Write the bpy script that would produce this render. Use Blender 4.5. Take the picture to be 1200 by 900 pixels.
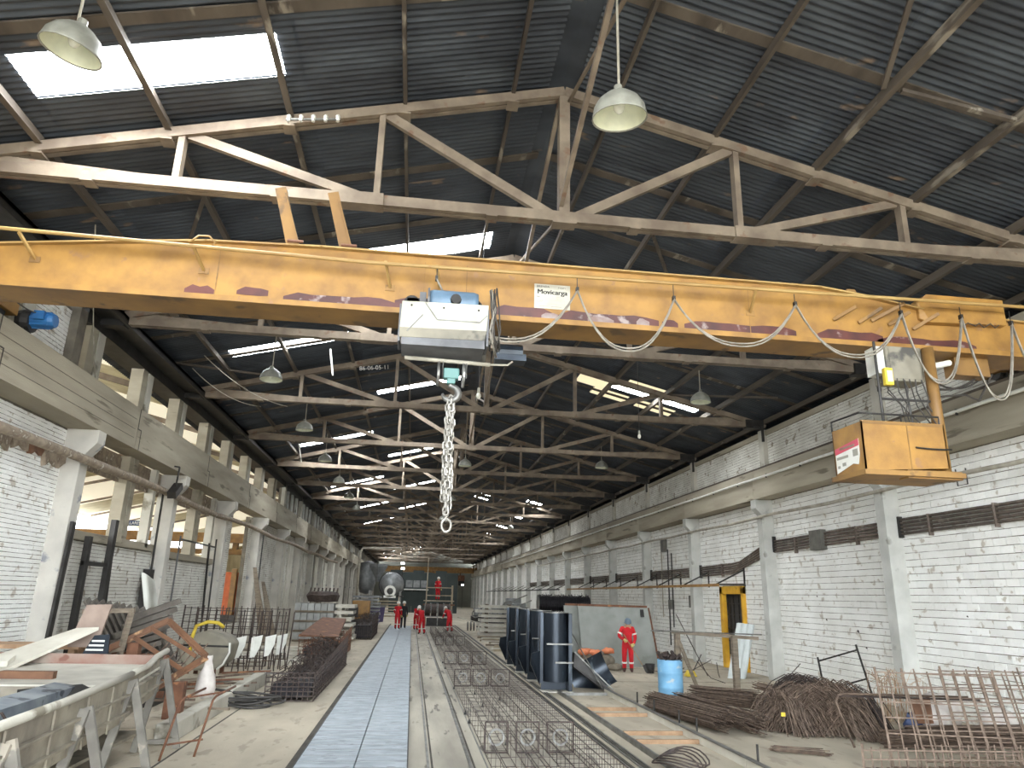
import bpy, math, random
from mathutils import Vector, Matrix
random.seed(7)
sc = bpy.context.scene
C = sc.collection
for o in list(bpy.data.objects): bpy.data.objects.remove(o)

# ------------------------------------------------------------------ camera, world, light, exposure
CAMZ = 2.4
pit, yaw, rol = .2875, .1262, .0240
fw = Vector((math.sin(yaw)*math.cos(pit), math.cos(yaw)*math.cos(pit), math.sin(pit)))
rt = Vector((math.cos(yaw), -math.sin(yaw), 0)); up = rt.cross(fw)
RR = rt*math.cos(rol) + up*math.sin(rol); UU = -rt*math.sin(rol) + up*math.cos(rol)
cam = bpy.data.cameras.new('camera'); co = bpy.data.objects.new('camera', cam); C.objects.link(co)
co.matrix_world = Matrix(((RR.x, UU.x, -fw.x, 0), (RR.y, UU.y, -fw.y, 0), (RR.z, UU.z, -fw.z, CAMZ), (0, 0, 0, 1)))
cam.sensor_width = 36; cam.lens = 840/1200*36; cam.clip_start = .05; cam.clip_end = 600
sc.camera = co
w = bpy.data.worlds.new('sky'); sc.world = w; w.use_nodes = True
bg = w.node_tree.nodes['Background']; bg.inputs[0].default_value = (.89, .95, 1, 1); bg.inputs[1].default_value = 7.4
SKYLIGHT = 28.0          # daylight coming through the translucent roof sheets
sc.view_settings.view_transform = 'Standard'; sc.view_settings.look = 'None'
sc.view_settings.gamma = 1; sc.view_settings.use_curve_mapping = False
sc.view_settings.exposure = 1.05
sc.cycles.max_bounces = 6; sc.cycles.diffuse_bounces = 5; sc.cycles.glossy_bounces = 3
sc.cycles.transparent_max_bounces = 8; sc.cycles.sample_clamp_indirect = 8

# ------------------------------------------------------------------ materials
def lin(c):
    r = []
    for v in c:
        v = v/255; r.append(v/12.92 if v <= .04045 else ((v+.055)/1.055)**2.4)
    return (*r, 1)
MATS = {}
def mat(name, c, c2=None, scale=3, rough=.8, metal=0, bump=0, bscale=30, st=(1, 1, 1), spot=None, emit=None, lo=.35, hi=.65, rnd=0):
    m = bpy.data.materials.new(name); m.use_nodes = True; MATS[name] = m
    N = m.node_tree.nodes; L = m.node_tree.links; p = N['Principled BSDF']
    p.inputs['Roughness'].default_value = rough; p.inputs['Metallic'].default_value = metal
    p.inputs['Base Color'].default_value = lin(c)
    tc = N.new('ShaderNodeTexCoord'); mp = N.new('ShaderNodeMapping'); mp.inputs['Scale'].default_value = st
    L.new(tc.outputs['Object'], mp.inputs[0])
    if rnd:                                     # every piece takes its own stretch of the pattern
        o1 = N.new('ShaderNodeObjectInfo'); v1 = N.new('ShaderNodeVectorMath'); v1.operation = 'MULTIPLY'; v1.inputs[1].default_value = (37, 61, 23)
        cx = N.new('ShaderNodeCombineXYZ')
        for q in range(3): L.new(o1.outputs['Random'], cx.inputs[q])
        L.new(cx.outputs[0], v1.inputs[0]); L.new(v1.outputs[0], mp.inputs['Location'])
    def mix(a, b, f):
        x = N.new('ShaderNodeMix'); x.data_type = 'RGBA'
        for i, v in ((6, a), (7, b)):
            if isinstance(v, tuple): x.inputs[i].default_value = v
            else: L.new(v, x.inputs[i])
        L.new(f, x.inputs[0]); return x.outputs[2]
    def noise(s, lo, hi, d=5):
        n = N.new('ShaderNodeTexNoise'); n.inputs['Scale'].default_value = s; n.inputs['Detail'].default_value = d
        L.new(mp.outputs[0], n.inputs['Vector'])
        r = N.new('ShaderNodeMapRange'); r.inputs[1].default_value = lo; r.inputs[2].default_value = hi
        L.new(n.outputs[0], r.inputs[0]); return r.outputs[0]
    col = lin(c)
    if c2: col = mix(col, lin(c2), noise(scale, lo, hi))
    if spot: col = mix(col, lin(spot[0]), noise(spot[1], spot[2], spot[2]+.06, 6))
    if rnd:
        oi = N.new('ShaderNodeObjectInfo'); hs = N.new('ShaderNodeHueSaturation'); r = N.new('ShaderNodeMapRange')
        r.inputs[3].default_value = 1-rnd; r.inputs[4].default_value = 1+rnd*.5
        L.new(oi.outputs['Random'], r.inputs[0]); L.new(r.outputs[0], hs.inputs['Value'])
        if isinstance(col, tuple): hs.inputs['Color'].default_value = col
        else: L.new(col, hs.inputs['Color'])
        col = hs.outputs[0]
    if not isinstance(col, tuple): L.new(col, p.inputs['Base Color'])
    if bump:
        n = N.new('ShaderNodeTexNoise'); n.inputs['Scale'].default_value = bscale; n.inputs['Detail'].default_value = 4
        L.new(mp.outputs[0], n.inputs['Vector']); b = N.new('ShaderNodeBump'); b.inputs['Strength'].default_value = bump
        b.inputs['Distance'].default_value = .02; L.new(n.outputs[0], b.inputs['Height']); L.new(b.outputs[0], p.inputs['Normal'])
    if emit:
        p.inputs['Emission Color'].default_value = (*emit[0], 1); p.inputs['Emission Strength'].default_value = emit[1]
    return m
mat('floor', (190, 180, 160), (164, 155, 138), .6, .85, bump=.25, bscale=12, st=(1.6, .6, 1), spot=((160, 150, 133), 2.6, .58))
mat('floor_strip', (186, 180, 164), (152, 146, 134), .9, .85, bump=.3, bscale=14, st=(2, .3, 1), spot=((112, 108, 100), 2.5, .60))
mat('bed', (176, 186, 193), (142, 152, 160), 1.6, .55, .15, st=(1.5, 4, 1), spot=((120, 128, 134), 3.5, .60), bump=.2)
mat('groove', (84, 80, 72), (60, 56, 50), 2, .9)
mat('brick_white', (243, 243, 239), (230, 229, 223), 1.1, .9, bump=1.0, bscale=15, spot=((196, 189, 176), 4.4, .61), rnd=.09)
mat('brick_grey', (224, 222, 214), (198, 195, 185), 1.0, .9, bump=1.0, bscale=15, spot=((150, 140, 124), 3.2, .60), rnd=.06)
mat('mortar', (128, 120, 106), (98, 91, 80), 3, .95)
mat('mortar_grey', (118, 111, 99), (92, 86, 77), 3, .95)
mat('plaster', (196, 192, 180), (160, 156, 144), .7, .92, bump=.3, spot=((120, 114, 100), 1.2, .6))
mat('column', (198, 198, 192), (172, 172, 166), 1.3, .9, bump=.25, spot=((140, 138, 130), 1.5, .62))
mat('column_blue', (202, 198, 188), (176, 172, 164), 1.1, .88, bump=.2, spot=((132, 134, 138), 2, .62))
mat('beam_conc', (168, 160, 142), (142, 134, 118), .8, .9, bump=.25, st=(1, .4, 3), spot=((112, 104, 90), 1.2, .62), rnd=.10)
mat('roof', (72, 78, 86), (48, 52, 60), 1.4, .55, .15, spot=((120, 104, 90), 2.1, .66), st=(.5, 1, 1), rnd=.10)
mat('purlin', (98, 89, 79), (66, 58, 51), 2, .75, st=(1, .3, 1), spot=((140, 132, 120), 3, .62))
mat('truss', (136, 123, 106), (104, 91, 78), 2.2, .75, bump=.1, spot=((112, 88, 70), 3.1, .62))
mat('rail', (70, 62, 54), (96, 84, 70), 4, .6, .5)
mat('yellow', (162, 121, 58), (134, 98, 50), 3.2, .5, bump=.08, spot=((140, 104, 66), 5, .64))
mat('yellow_pale', (168, 140, 86), (144, 112, 64), 1.2, .5, spot=((140, 104, 60), 3, .64))
mat('yellow_dirty', (146, 110, 57), (116, 86, 48), 1.6, .6, spot=((92, 70, 44), 2, .6))
mat('stain', (98, 56, 50), (72, 44, 42), 3, .4, spot=((150, 136, 132), 3.2, .60))
mat('smear', (156, 146, 142), (122, 98, 92), 4, .5)
mat('board_brown', (150, 132, 120), (126, 110, 100), 3, .85)
mat('form_grey', (106, 100, 92), (78, 72, 66), 4, .7, .2)
mat('leg_grey', (132, 128, 119), (104, 100, 93), 3, .8, spot=((160, 152, 138), 4, .6))
mat('cream', (184, 182, 166), (166, 164, 148), 2, .5, spot=((140, 134, 116), 3, .64))
mat('hoist_grey', (110, 110, 112), (84, 84, 86), 3, .5, .3)
mat('hoist_blue', (108, 134, 156), (88, 110, 130), 3, .45, .1)
mat('motor_blue', (40, 104, 160), (30, 80, 130), 4, .45)
mat('teal', (92, 132, 128), None, rough=.5)
mat('steel_dark', (62, 60, 58), (44, 42, 40), 3, .5, .5)
mat('steel', (138, 138, 134), (108, 106, 102), 4, .45, .6)
mat('chain', (170, 166, 158), (124, 120, 112), 8, .45, .4)
mat('cable', (150, 144, 132), (116, 110, 100), 6, .6)
mat('cable_dark', (60, 56, 52), None, rough=.7)
mat('white', (232, 232, 226), (214, 214, 206), 4, .6)
mat('plate', (186, 183, 170), (172, 168, 154), 6, .5)
mat('ink', (34, 32, 30), None, rough=.6)
mat('ink_grey', (150, 148, 138), None, rough=.7)
mat('sign_red', (206, 86, 104), (190, 74, 92), 5, .6)
mat('sign_blue', (56, 70, 104), None, rough=.6)
mat('lamp_shade', (150, 150, 140), (122, 122, 114), 5, .5)
mat('lamp_in', (226, 228, 206), (206, 210, 190), 5, .35)
mat('bulb', (236, 236, 226), None, rough=.2)
mat('rust', (120, 82, 60), (92, 60, 44), 5, .8, bump=.2, spot=((150, 104, 72), 4, .6))
mat('rust_brown', (124, 88, 64), (94, 67, 50), 3, .7, bump=.1, spot=((176, 140, 104), 3, .62))
mat('rebar', (120, 102, 88), (82, 69, 60), 9, .75, .2)
mat('rebar_dark', (84, 72, 66), (58, 50, 48), 9, .7, .3)
mat('mesh_wire', (138, 120, 105), (106, 90, 78), 8, .75, .2)
mat('mould_grey', (152, 144, 128), (118, 110, 98), 2.2, .8, bump=.25, spot=((104, 98, 88), 3, .62))
mat('mould_red', (134, 98, 86), (152, 138, 126), 1.8, .8, bump=.2, spot=((120, 84, 72), 3, .6))
mat('mould_blue', (120, 128, 136), (152, 158, 162), 3, .5, .3, spot=((70, 76, 84), 4, .58))
mat('mould_navy', (38, 44, 52), (56, 64, 73), 2.5, .32, .5, st=(1, 1, .3), spot=((110, 122, 130), 3, .62))
mat('black_wire', (36, 32, 38), (24, 22, 26), 8, .6, .2)
mat('slab', (142, 145, 140), (120, 123, 118), 1.2, .75, spot=((118, 120, 114), 2, .62))
mat('conc_light', (206, 202, 190), (184, 180, 168), 2.5, .9, bump=.2)
mat('block', (168, 170, 168), (148, 150, 148), 3, .9, bump=.2, rnd=.06)
mat('wood', (170, 140, 110), (140, 112, 86), 4, .85, st=(1, 8, 1))
mat('wood_grey', (136, 124, 108), (108, 98, 86), 4, .9, st=(1, 1, 5))
mat('board_white', (206, 202, 189), (188, 182, 168), 2, .8)
mat('blue_barrel', (120, 172, 206), (104, 152, 186), 3, .5, spot=((170, 180, 184), 4, .62))
mat('door_yellow', (222, 172, 40), (202, 150, 36), 3, .5, spot=((160, 116, 40), 4, .64))
mat('door_dark', (48, 46, 46), (60, 58, 56), 5, .7)
mat('sheet_white', (206, 212, 210), (184, 190, 188), 2, .5, .2, spot=((150, 170, 190), 2, .62))
mat('conduit', (110, 98, 88), (84, 74, 66), 5, .7, spot=((140, 132, 122), 6, .6))
mat('box_grey', (104, 102, 94), (86, 84, 78), 5, .6)
mat('pipe', (176, 170, 156), (146, 140, 126), 4, .6)
mat('pipe_old', (156, 142, 124), (118, 104, 90), 5, .85, bump=.4, spot=((190, 182, 168), 5, .6))
mat('red', (206, 24, 36), (176, 16, 28), 6, .8)
mat('skin', (196, 150, 120), None, rough=.6)
mat('glove', (214, 206, 120), (170, 150, 110), 20, .8)
mat('boot', (62, 40, 34), None, rough=.7)
mat('band', (214, 212, 204), None, rough=.4)
mat('helmet_white', (232, 230, 222), None, rough=.35)
mat('helmet_grey', (84, 98, 110), None, rough=.5)
mat('dark_cloth', (40, 42, 46), None, rough=.9)
mat('orange_bag', (222, 140, 100), (196, 112, 76), 5, .8)
mat('sack', (214, 208, 202), (190, 182, 176), 5, .85, bump=.3)
mat('sack_grey', (132, 124, 108), (104, 96, 84), 5, .9, bump=.3)
mat('yellow_strap', (214, 190, 64), (190, 160, 50), 5, .7)
mat('hull', (146, 140, 124), (112, 108, 98), 1.5, .7, spot=((80, 78, 74), 2, .6))
mat('hose', (64, 62, 60), (54, 52, 50), 6, .6)
mat('zinc', (178, 178, 170), (152, 150, 142), 2, .55, .4)
mat('beige_roof', (214, 206, 178), (196, 186, 156), 1.5, .8)
mat('beige_wall', (206, 198, 172), (184, 174, 148), .6, .9)
mat('orange_machine', (214, 112, 60), (190, 96, 52), 3, .6)
mat('teal_dark', (66, 74, 72), (48, 56, 56), .4, .8)
mat('end_wall', (128, 128, 116), (104, 104, 96), .3, .9)
mat('galv', (150, 152, 152), (118, 120, 122), 2, .5, .4)
mat('scaffold', (176, 164, 140), (146, 134, 112), 3, .7)
mat('purple', (74, 66, 104), None, rough=.6)
mat('chalk', (206, 206, 200), None, rough=.9)
mat('daylight', (232, 238, 240), None, rough=.5, emit=((.93, .97, 1), SKYLIGHT))
mat('daylight_warm', (214, 200, 150), None, rough=.5, emit=((1, .90, .62), SKYLIGHT*.014))
mat('daylight_side', (236, 230, 206), None, rough=.6, emit=((1, .93, .76), .27))
mat('daylight_white', (236, 238, 236), None, rough=.6, emit=((.95, .98, 1), 4))
mat('led', (240, 244, 244), None, rough=.3, emit=((.95, 1, 1), 14))

# ------------------------------------------------------------------ mesh helpers
def vec(p): return Vector(p)
class MB:
    def __init__(s): s.V = []; s.F = []
    def add(s, vs, fs):
        n = len(s.V); s.V += [tuple(v) for v in vs]; s.F += [tuple(i+n for i in f) for f in fs]; return s
    def box(s, x0, x1, y0, y1, z0, z1):
        return s.add([(x0,y0,z0),(x1,y0,z0),(x1,y1,z0),(x0,y1,z0),(x0,y0,z1),(x1,y0,z1),(x1,y1,z1),(x0,y1,z1)],
                     [(0,3,2,1),(4,5,6,7),(0,1,5,4),(1,2,6,5),(2,3,7,6),(3,0,4,7)])
    def bar(s, p, q, w, h, u=(0, 0, 1)):
        p, q, u = vec(p), vec(q), vec(u); d = (q-p).normalized()
        a = d.cross(u)
        if a.length < 1e-4: a = d.cross(vec((0, 1, 0)))
        a.normalize(); b = a.cross(d); a = a*w/2; b = b*h/2
        return s.add([p-a-b, p+a-b, p+a+b, p-a+b, q-a-b, q+a-b, q+a+b, q-a+b],
                     [(0,3,2,1),(4,5,6,7),(0,1,5,4),(1,2,6,5),(2,3,7,6),(3,0,4,7)])
    def angle(s, p, q, a, t=.012, u=(0, 0, 1)):      # an L section
        p, q, u = vec(p), vec(q), vec(u); d = (q-p).normalized(); x = d.cross(u).normalized(); y = x.cross(d)
        s.bar(p+x*a/2, q+x*a/2, a, t, u); s.bar(p+y*a/2, q+y*a/2, t, a, u); return s
    def tube(s, pts, r, n=6, close=False):
        pts = [vec(p) for p in pts]; m = len(pts); rings = []; prev = None
        for i, p in enumerate(pts):
            if close: d = pts[(i+1) % m]-pts[i-1]
            else: d = pts[min(i+1, m-1)]-pts[max(i-1, 0)]
            if d.length < 1e-9: d = vec((0, 0, 1))
            d.normalize()
            if prev is None:
                a = d.cross(vec((0, 0, 1)))
                if a.length < .05: a = d.cross(vec((1, 0, 0)))
            else: a = prev-d*prev.dot(d)
            a.normalize(); prev = a; b = d.cross(a)
            rr = r[i] if isinstance(r, (list, tuple)) else r
            rings.append([p+(a*math.cos(2*math.pi*k/n)+b*math.sin(2*math.pi*k/n))*rr for k in range(n)])
        vs = [v for g in rings for v in g]; fs = []
        for i in range(m if close else m-1):
            j = (i+1) % m
            for k in range(n): fs.append((i*n+k, i*n+(k+1) % n, j*n+(k+1) % n, j*n+k))
        if not close: fs += [tuple(range(n-1, -1, -1)), tuple((m-1)*n+k for k in range(n))]
        return s.add(vs, fs)
    def lathe(s, prof, n=16, o=(0, 0, 0), ax='z', a0=0, a1=2*math.pi):
        full = abs(a1-a0-2*math.pi) < 1e-6; m = n if full else n+1; vs = []
        for r, z in prof:
            for k in range(m):
                t = a0+(a1-a0)*k/n; x, y = r*math.cos(t), r*math.sin(t)
                v = {'z': (x, y, z), 'y': (x, z, y), 'x': (z, x, y)}[ax]
                vs.append((v[0]+o[0], v[1]+o[1], v[2]+o[2]))
        fs = []
        for i in range(len(prof)-1):
            for k in range(n):
                k2 = (k+1) % m
                fs.append((i*m+k, i*m+k2, (i+1)*m+k2, (i+1)*m+k))
        return s.add(vs, fs)
    def prism(s, pts, ext):
        n = len(pts); e = vec(ext); a = [vec(p) for p in pts]; b = [p+e for p in a]
        return s.add(a+b, [tuple(range(n-1, -1, -1)), tuple(range(n, 2*n))]+[(i, (i+1) % n, n+(i+1) % n, n+i) for i in range(n)])
    def wave(s, p, ux, uy, lx, ly, pitch, amp, seg=6, th=None, nl=1):   # corrugated sheet: runs along ux, waves along uy
        p, ux, uy = vec(p), vec(ux).normalized(), vec(uy).normalized(); nz = ux.cross(uy)
        n = max(4, int(ly/pitch*seg)); vs = []; fs = []
        for i in range(n+1):
            y = ly*i/n; z = amp*math.sin(2*math.pi*y/pitch)
            for j in range(nl+1): vs.append(p+ux*(lx*j/nl)+uy*y+nz*z)
        k = nl+1
        for i in range(n):
            for j in range(nl): fs.append((i*k+j, i*k+j+1, (i+1)*k+j+1, (i+1)*k+j))
        if th:
            m = len(vs); vs += [v-nz*th for v in vs]; fs += [tuple(m+q for q in reversed(f)) for f in fs]
        return s.add(vs, fs)
    def ball(s, o, r, n=8, m=5, sq=(1, 1, 1)):
        vs = []; fs = []
        for i in range(m+1):
            t = math.pi*i/m
            for k in range(n):
                a = 2*math.pi*k/n
                vs.append((o[0]+r*sq[0]*math.sin(t)*math.cos(a), o[1]+r*sq[1]*math.sin(t)*math.sin(a), o[2]+r*sq[2]*math.cos(t)))
        for i in range(m):
            for k in range(n): fs.append((i*n+k, (i+1)*n+k, (i+1)*n+(k+1) % n, i*n+(k+1) % n))
        return s.add(vs, fs)
    def rot(s, ang, o=(0, 0, 0), axis=(0, 0, 1)):
        R = Matrix.Rotation(ang, 3, vec(axis)); o = vec(o); s.V = [tuple(R @ (vec(v)-o)+o) for v in s.V]; return s
    def jit(s, a):
        mp = {}
        out = []
        for v in s.V:
            k = tuple(round(c, 4) for c in v)
            if k not in mp: mp[k] = tuple(random.uniform(-a, a) for _ in range(3))
            out.append(tuple(v[i]+mp[k][i] for i in range(3)))
        s.V = out; return s
    def shift(s, d): s.V = [(v[0]+d[0], v[1]+d[1], v[2]+d[2]) for v in s.V]; return s
    def mesh(s, name, m, off=(0, 0, 0), smooth=False):
        me = bpy.data.meshes.new(name)
        me.from_pydata([(v[0]-off[0], v[1]-off[1], v[2]-off[2]) for v in s.V], [], s.F)
        if m: me.materials.append(MATS[m])
        if smooth: me.polygons.foreach_set('use_smooth', [True]*len(me.polygons))
        me.update(); return me
OFF = {}
def tag(o, label=None, cat=None, group=None, kind=None):
    if label: o['label'] = label
    if cat: o['category'] = cat
    if group: o['group'] = group
    if kind: o['kind'] = kind
    return o
def thing(name, label=None, cat=None, loc=(0, 0, 0), group=None, kind=None, rz=0, local=False):
    o = bpy.data.objects.new(name, None); C.objects.link(o); o.location = loc; o.rotation_euler = (0, 0, rz)
    o.empty_display_size = .1
    OFF[o.name] = (0, 0, 0) if local else tuple(loc)
    return tag(o, label, cat, group, kind)
def obj(name, mb, m, parent=None, smooth=False, kind=None, label=None, bevel=0):
    off = OFF.get(parent.name, (0, 0, 0)) if parent else (0, 0, 0)
    o = bpy.data.objects.new(name, mb.mesh(name, m, off, smooth)); C.objects.link(o)
    if parent: o.parent = parent; OFF[o.name] = off
    if bevel:
        b = o.modifiers.new('bevel', 'BEVEL'); b.width = bevel; b.segments = 2; b.limit_method = 'ANGLE'
    return tag(o, label, None, None, kind)
def one(name, mb, m, loc, label, cat, group=None, smooth=False, kind=None, bevel=0):      # a thing that is a single mesh
    o = bpy.data.objects.new(name, mb.mesh(name, m, loc, smooth)); C.objects.link(o); o.location = loc; OFF[o.name] = tuple(loc)
    if bevel:
        b = o.modifiers.new('bevel', 'BEVEL'); b.width = bevel; b.segments = 2; b.limit_method = 'ANGLE'
    return tag(o, label, cat, group, kind)
def inst(src, parent, loc=(0, 0, 0), rot=None):
    o = src.copy(); C.objects.link(o); o.parent = parent; o.location = loc
    if rot: o.rotation_euler = rot
    return o
def copy_tree(o, loc=None, parent=None, rz=None, label=None):
    c = o.copy(); C.objects.link(c); c.parent = parent
    if loc is not None: c.location = loc
    if rz is not None: c.rotation_euler = (0, 0, rz)
    if label: c['label'] = label
    for ch in list(o.children): copy_tree(ch, None, c)
    return c
def box(*a): return MB().box(*a)
def text(s, size, m, parent, loc, rot, name='lettering', sx=1, bold=0):
    cu = bpy.data.curves.new('lettering', 'FONT'); cu.body = s; cu.size = size; cu.extrude = .0008; cu.offset = bold
    cu.align_x = 'CENTER'; cu.align_y = 'CENTER'
    t = bpy.data.objects.new('tmp', cu); C.objects.link(t)
    me = bpy.data.meshes.new_from_object(t.evaluated_get(bpy.context.evaluated_depsgraph_get()))
    bpy.data.objects.remove(t); me.materials.clear(); me.materials.append(MATS[m])
    o = bpy.data.objects.new(name, me); C.objects.link(o)
    off = OFF.get(parent.name, (0, 0, 0)) if parent else (0, 0, 0)
    o.parent = parent; o.location = tuple(loc[i]-off[i] for i in range(3)); o.rotation_euler = rot; o.scale = (sx, 1, 1)
    return o
def sag(p, q, d, n=10):
    p, q = vec(p), vec(q); return [p.lerp(q, t/n)-vec((0, 0, d*4*(t/n)*(1-t/n))) for t in range(n+1)]
U = random.uniform
# ------------------------------------------------------------------ the setting
XC, SL, ZR = 2.12, .25, 11.14
STEP = 6.52
YC = [10.45+STEP*k for k in range(-1, 22)]           # truss and column lines
YEND = 152
def zroof(x): return ZR-SL*abs(x-XC)

floor = thing('floor', kind='structure')
obj('slab', box(-8.0, 12.05, -6, YEND, -.3, 0), 'floor', floor)
obj('ground', box(-60, 60, -40, -6, -.3, -.01), 'floor', floor)
obj('concrete_strip', box(.09, 3.25, 4, 64, 0, .012), 'floor_strip', floor)
for x, w_ in ((.36, .035), (.97, .05), (1.22, .02), (3.3, .03), (3.5, .03), (3.62, .03)):
    obj('rail_strip', box(x, x+w_, 4, 62, .0, .022), 'steel', floor)
for x, w_ in ((.42, .03), (1.03, .03), (3.36, .05), (3.56, .04), (-1.62, .1)):
    obj('floor_joint', box(x, x+w_, 4, 62, .0, .015), 'groove', floor)
obj('raised_slab', box(-7.9, -3.75, 13.4, 21.6, 0, .2), 'floor', floor)
k_ = MB().box(-3.95, -3.68, 13.2, 17.2, 0, .3).box(-3.95, -3.7, 17.35, 21.7, 0, .32); obj('kerb', k_, 'plaster', floor, bevel=.02)
obj('floor_joint', box(-3.45, -3.42, 6, 22, 0, .006), 'groove', floor)
for y in (26.4, 27.8, 29.4, 31.0, 32.6):                # pale timber and concrete strips on the floor
    obj('floor_batten', box(-6.2, -3.6, y, y+.55, 0, .16), 'conc_light', floor, bevel=.02)
for i in range(6):
    obj('floor_joint', box(5.3, 11.6, 18.5+i*4.1, 18.53+i*4.1, 0, .004), 'groove', floor)

bed = thing('casting_bed', 'long bluish steel casting bed of flat plates running down the hall floor', 'casting bed', (-.7, 30, 0))
for i in range(19):
    y = 4.2+i*2.8
    for x0, x1 in ((-1.48, -.67), (-.65, .07)):
        obj('plate', box(x0, x1, y, y+2.785, 0, .07), 'bed', bed)
    for q in range(7):
        obj('weld_seam', box(-1.46, .05, y+.2+q*.4, y+.212+q*.4, .07, .0725), 'steel', bed)
obj('edge_angle', box(.072, .088, 4.2, 57.4, 0, .075), 'steel_dark', bed)
obj('edge_angle', box(-1.5, -1.483, 4.2, 57.4, 0, .075), 'steel_dark', bed)

# --- bricks
def rects(y0, y1, z0, z1, bl, bh, holes=()):
    out = []; r = 0; z = z0
    while z < z1-.02:
        zt = min(z+bh, z1); y = y0-(bl/2 if r % 2 else 0)
        while y < y1:
            a, b = max(y, y0), min(y+bl, y1)
            if b-a > .03:
                segs = [(a, b)]
                for h in holes:
                    if zt > h[2]+.01 and z < h[3]-.01:
                        ns = []
                        for s0, s1 in segs:
                            if s1 <= h[0] or s0 >= h[1]: ns.append((s0, s1)); continue
                            if s0 < h[0]: ns.append((s0, h[0]))
                            if s1 > h[1]: ns.append((h[1], s1))
                        segs = ns
                for s0, s1 in segs:
                    if s1-s0 > .03: out.append((s0, s1, z, zt))
            y += bl
        z += bh; r += 1
    return out
def brick_faces(mb, x, side, r, j=.011, pr=.012, rng=True):
    y0, y1, z0, z1 = r; jj = j*(random.choice((.05, .1, .3, .45)) if rng else .22); y0 += jj; y1 -= jj; z0 += j/2; z1 -= j/2
    a = U(-.004, .004) if rng else 0; xf = x+side*(pr+a); xb = x-side*.004; e = .003
    q = [U(-.007, .007) for _ in range(4)] if rng else [0]*4
    vs = [(xb, y0, z0), (xb, y1, z0), (xb, y1, z1), (xb, y0, z1),
          (xf, y0+e, z0+e+q[0]), (xf, y1-e, z0+e+q[1]), (xf, y1-e, z1-e+q[2]), (xf, y0+e, z1-e+q[3])]
    fs = [(4, 5, 6, 7), (0, 1, 5, 4), (1, 2, 6, 5), (2, 3, 7, 6), (3, 0, 4, 7)]
    if side < 0: fs = [tuple(reversed(f)) for f in fs]
    mb.add(vs, fs)

# --- right wall
wr = thing('wall_right', kind='structure')
DY0, DY1, DZ = 25.75, 27.75, 2.92                     # door opening
obj('mortar_bed', box(12.0, 12.3, -6, DY0, 0, 8.0).box(12.0, 12.3, DY1, YEND, 0, 8.0).box(12.0, 12.3, DY0, DY1, DZ, 8.0).box(12.25, 12.3, DY0, DY1, 0, DZ), 'mortar', wr)
obj('bond_beam', box(11.93, 12.3, -6, YEND, 8.0, 8.17), 'beam_conc', wr)
near = rects(10.8, 16.8, 0, 5.74, .34, .165)
near.sort(key=lambda r: r[0])
near = [r for r in near if r[1] > 12.0]
singles = near[:300]; rest = near[300:]
full = None; cache = {}
for r in singles:
    key = (round(r[1]-r[0], 2), round(r[3]-r[2], 2))
    if key not in cache:
        mbs = MB(); brick_faces(mbs, 0, -1, (0, r[1]-r[0], 0, r[3]-r[2]), rng=False); cache[key] = mbs.mesh('brick', 'brick_white')
    b = bpy.data.objects.new('brick', cache[key]); C.objects.link(b); b.parent = wr; b.location = (12.0+U(-.004, .004), r[0], r[2]+U(-.003, .003)); b.rotation_euler = (U(-.008, .008), 0, U(-.006, .006))
m_ = MB()
for r in rest: brick_faces(m_, 12, -1, r)
for k in range(2, 10):
    for r in rects(YC[k]+.1, YC[k+1]-.15, 0, 5.74, .34, .165, [(DY0, DY1, 0, DZ)]): brick_faces(m_, 12, -1, r)
obj('brick_courses', m_, 'brick_white', wr, kind='stuff')
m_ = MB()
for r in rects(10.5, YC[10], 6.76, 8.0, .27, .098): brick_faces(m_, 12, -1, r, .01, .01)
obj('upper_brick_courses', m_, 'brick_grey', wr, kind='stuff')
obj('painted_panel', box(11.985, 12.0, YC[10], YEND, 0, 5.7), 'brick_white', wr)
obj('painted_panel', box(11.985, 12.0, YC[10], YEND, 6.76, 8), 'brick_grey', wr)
colm = box(-.42, 0, -.18, .18, 0, 5.2); 
proto = obj('column', MB().prism([(-.42, -.18, 0), (-.42, -.18, 5.25), (-.62, -.18, 5.45), (-.62, -.18, 5.74), (0.02, -.18, 5.74), (0.02, -.18, 0)], (0, .36, 0)), 'column', wr, bevel=.015)
proto.location = (12, YC[1]-.08, 0)
up_p = obj('upper_column', box(-.16, .02, -.17, .17, 6.74, 8.2), 'plaster', wr); up_p.location = (12, YC[1]-.08, 0)
brk_p = obj('roof_bracket', MB().box(-.24, -.16, -.03, .03, 7.75, 8.3).box(-.5, -.16, -.04, .04, 8.2, 8.28), 'steel_dark', wr); brk_p.location = (12, YC[1]-.35, 0)
for k in range(2, 23):
    inst(proto, wr, (12, YC[k]-.08, 0)); inst(up_p, wr, (12, YC[k]-.08, 0)); inst(brk_p, wr, (12, YC[k]-.35, 0))
bm_p = obj('crane_beam', MB().prism([(11.42, .006, 5.76), (11.42, .006, 6.42), (11.50, .006, 6.47), (11.50, .006, 6.75), (12.02, .006, 6.75), (12.02, .006, 5.76)], (0, STEP-.012, 0)), 'beam_conc', wr)
bm_p.location = (0, YC[0]-.08, 0)
for k in range(1, 22): inst(bm_p, wr, (0, YC[k]-.08, 0))
obj('crane_rail', MB().box(11.53, 11.72, -4, YEND-1, 6.75, 6.77).box(11.6, 11.65, -4, YEND-1, 6.77, 6.85), 'rail', wr)
obj('rail_pipe', MB().tube([(11.33, y, 6.40+(.015 if i % 2 else 0)) for i, y in enumerate(range(4, 100, 3))], .042, 8), 'white', wr, smooth=True)
ph = obj('pipe_hanger', MB().box(11.31, 11.52, -.02, .02, 6.43, 6.46).box(11.3, 11.34, -.02, .02, 6.33, 6.46), 'steel_dark', wr); ph.location = (0, 7, 0)
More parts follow.
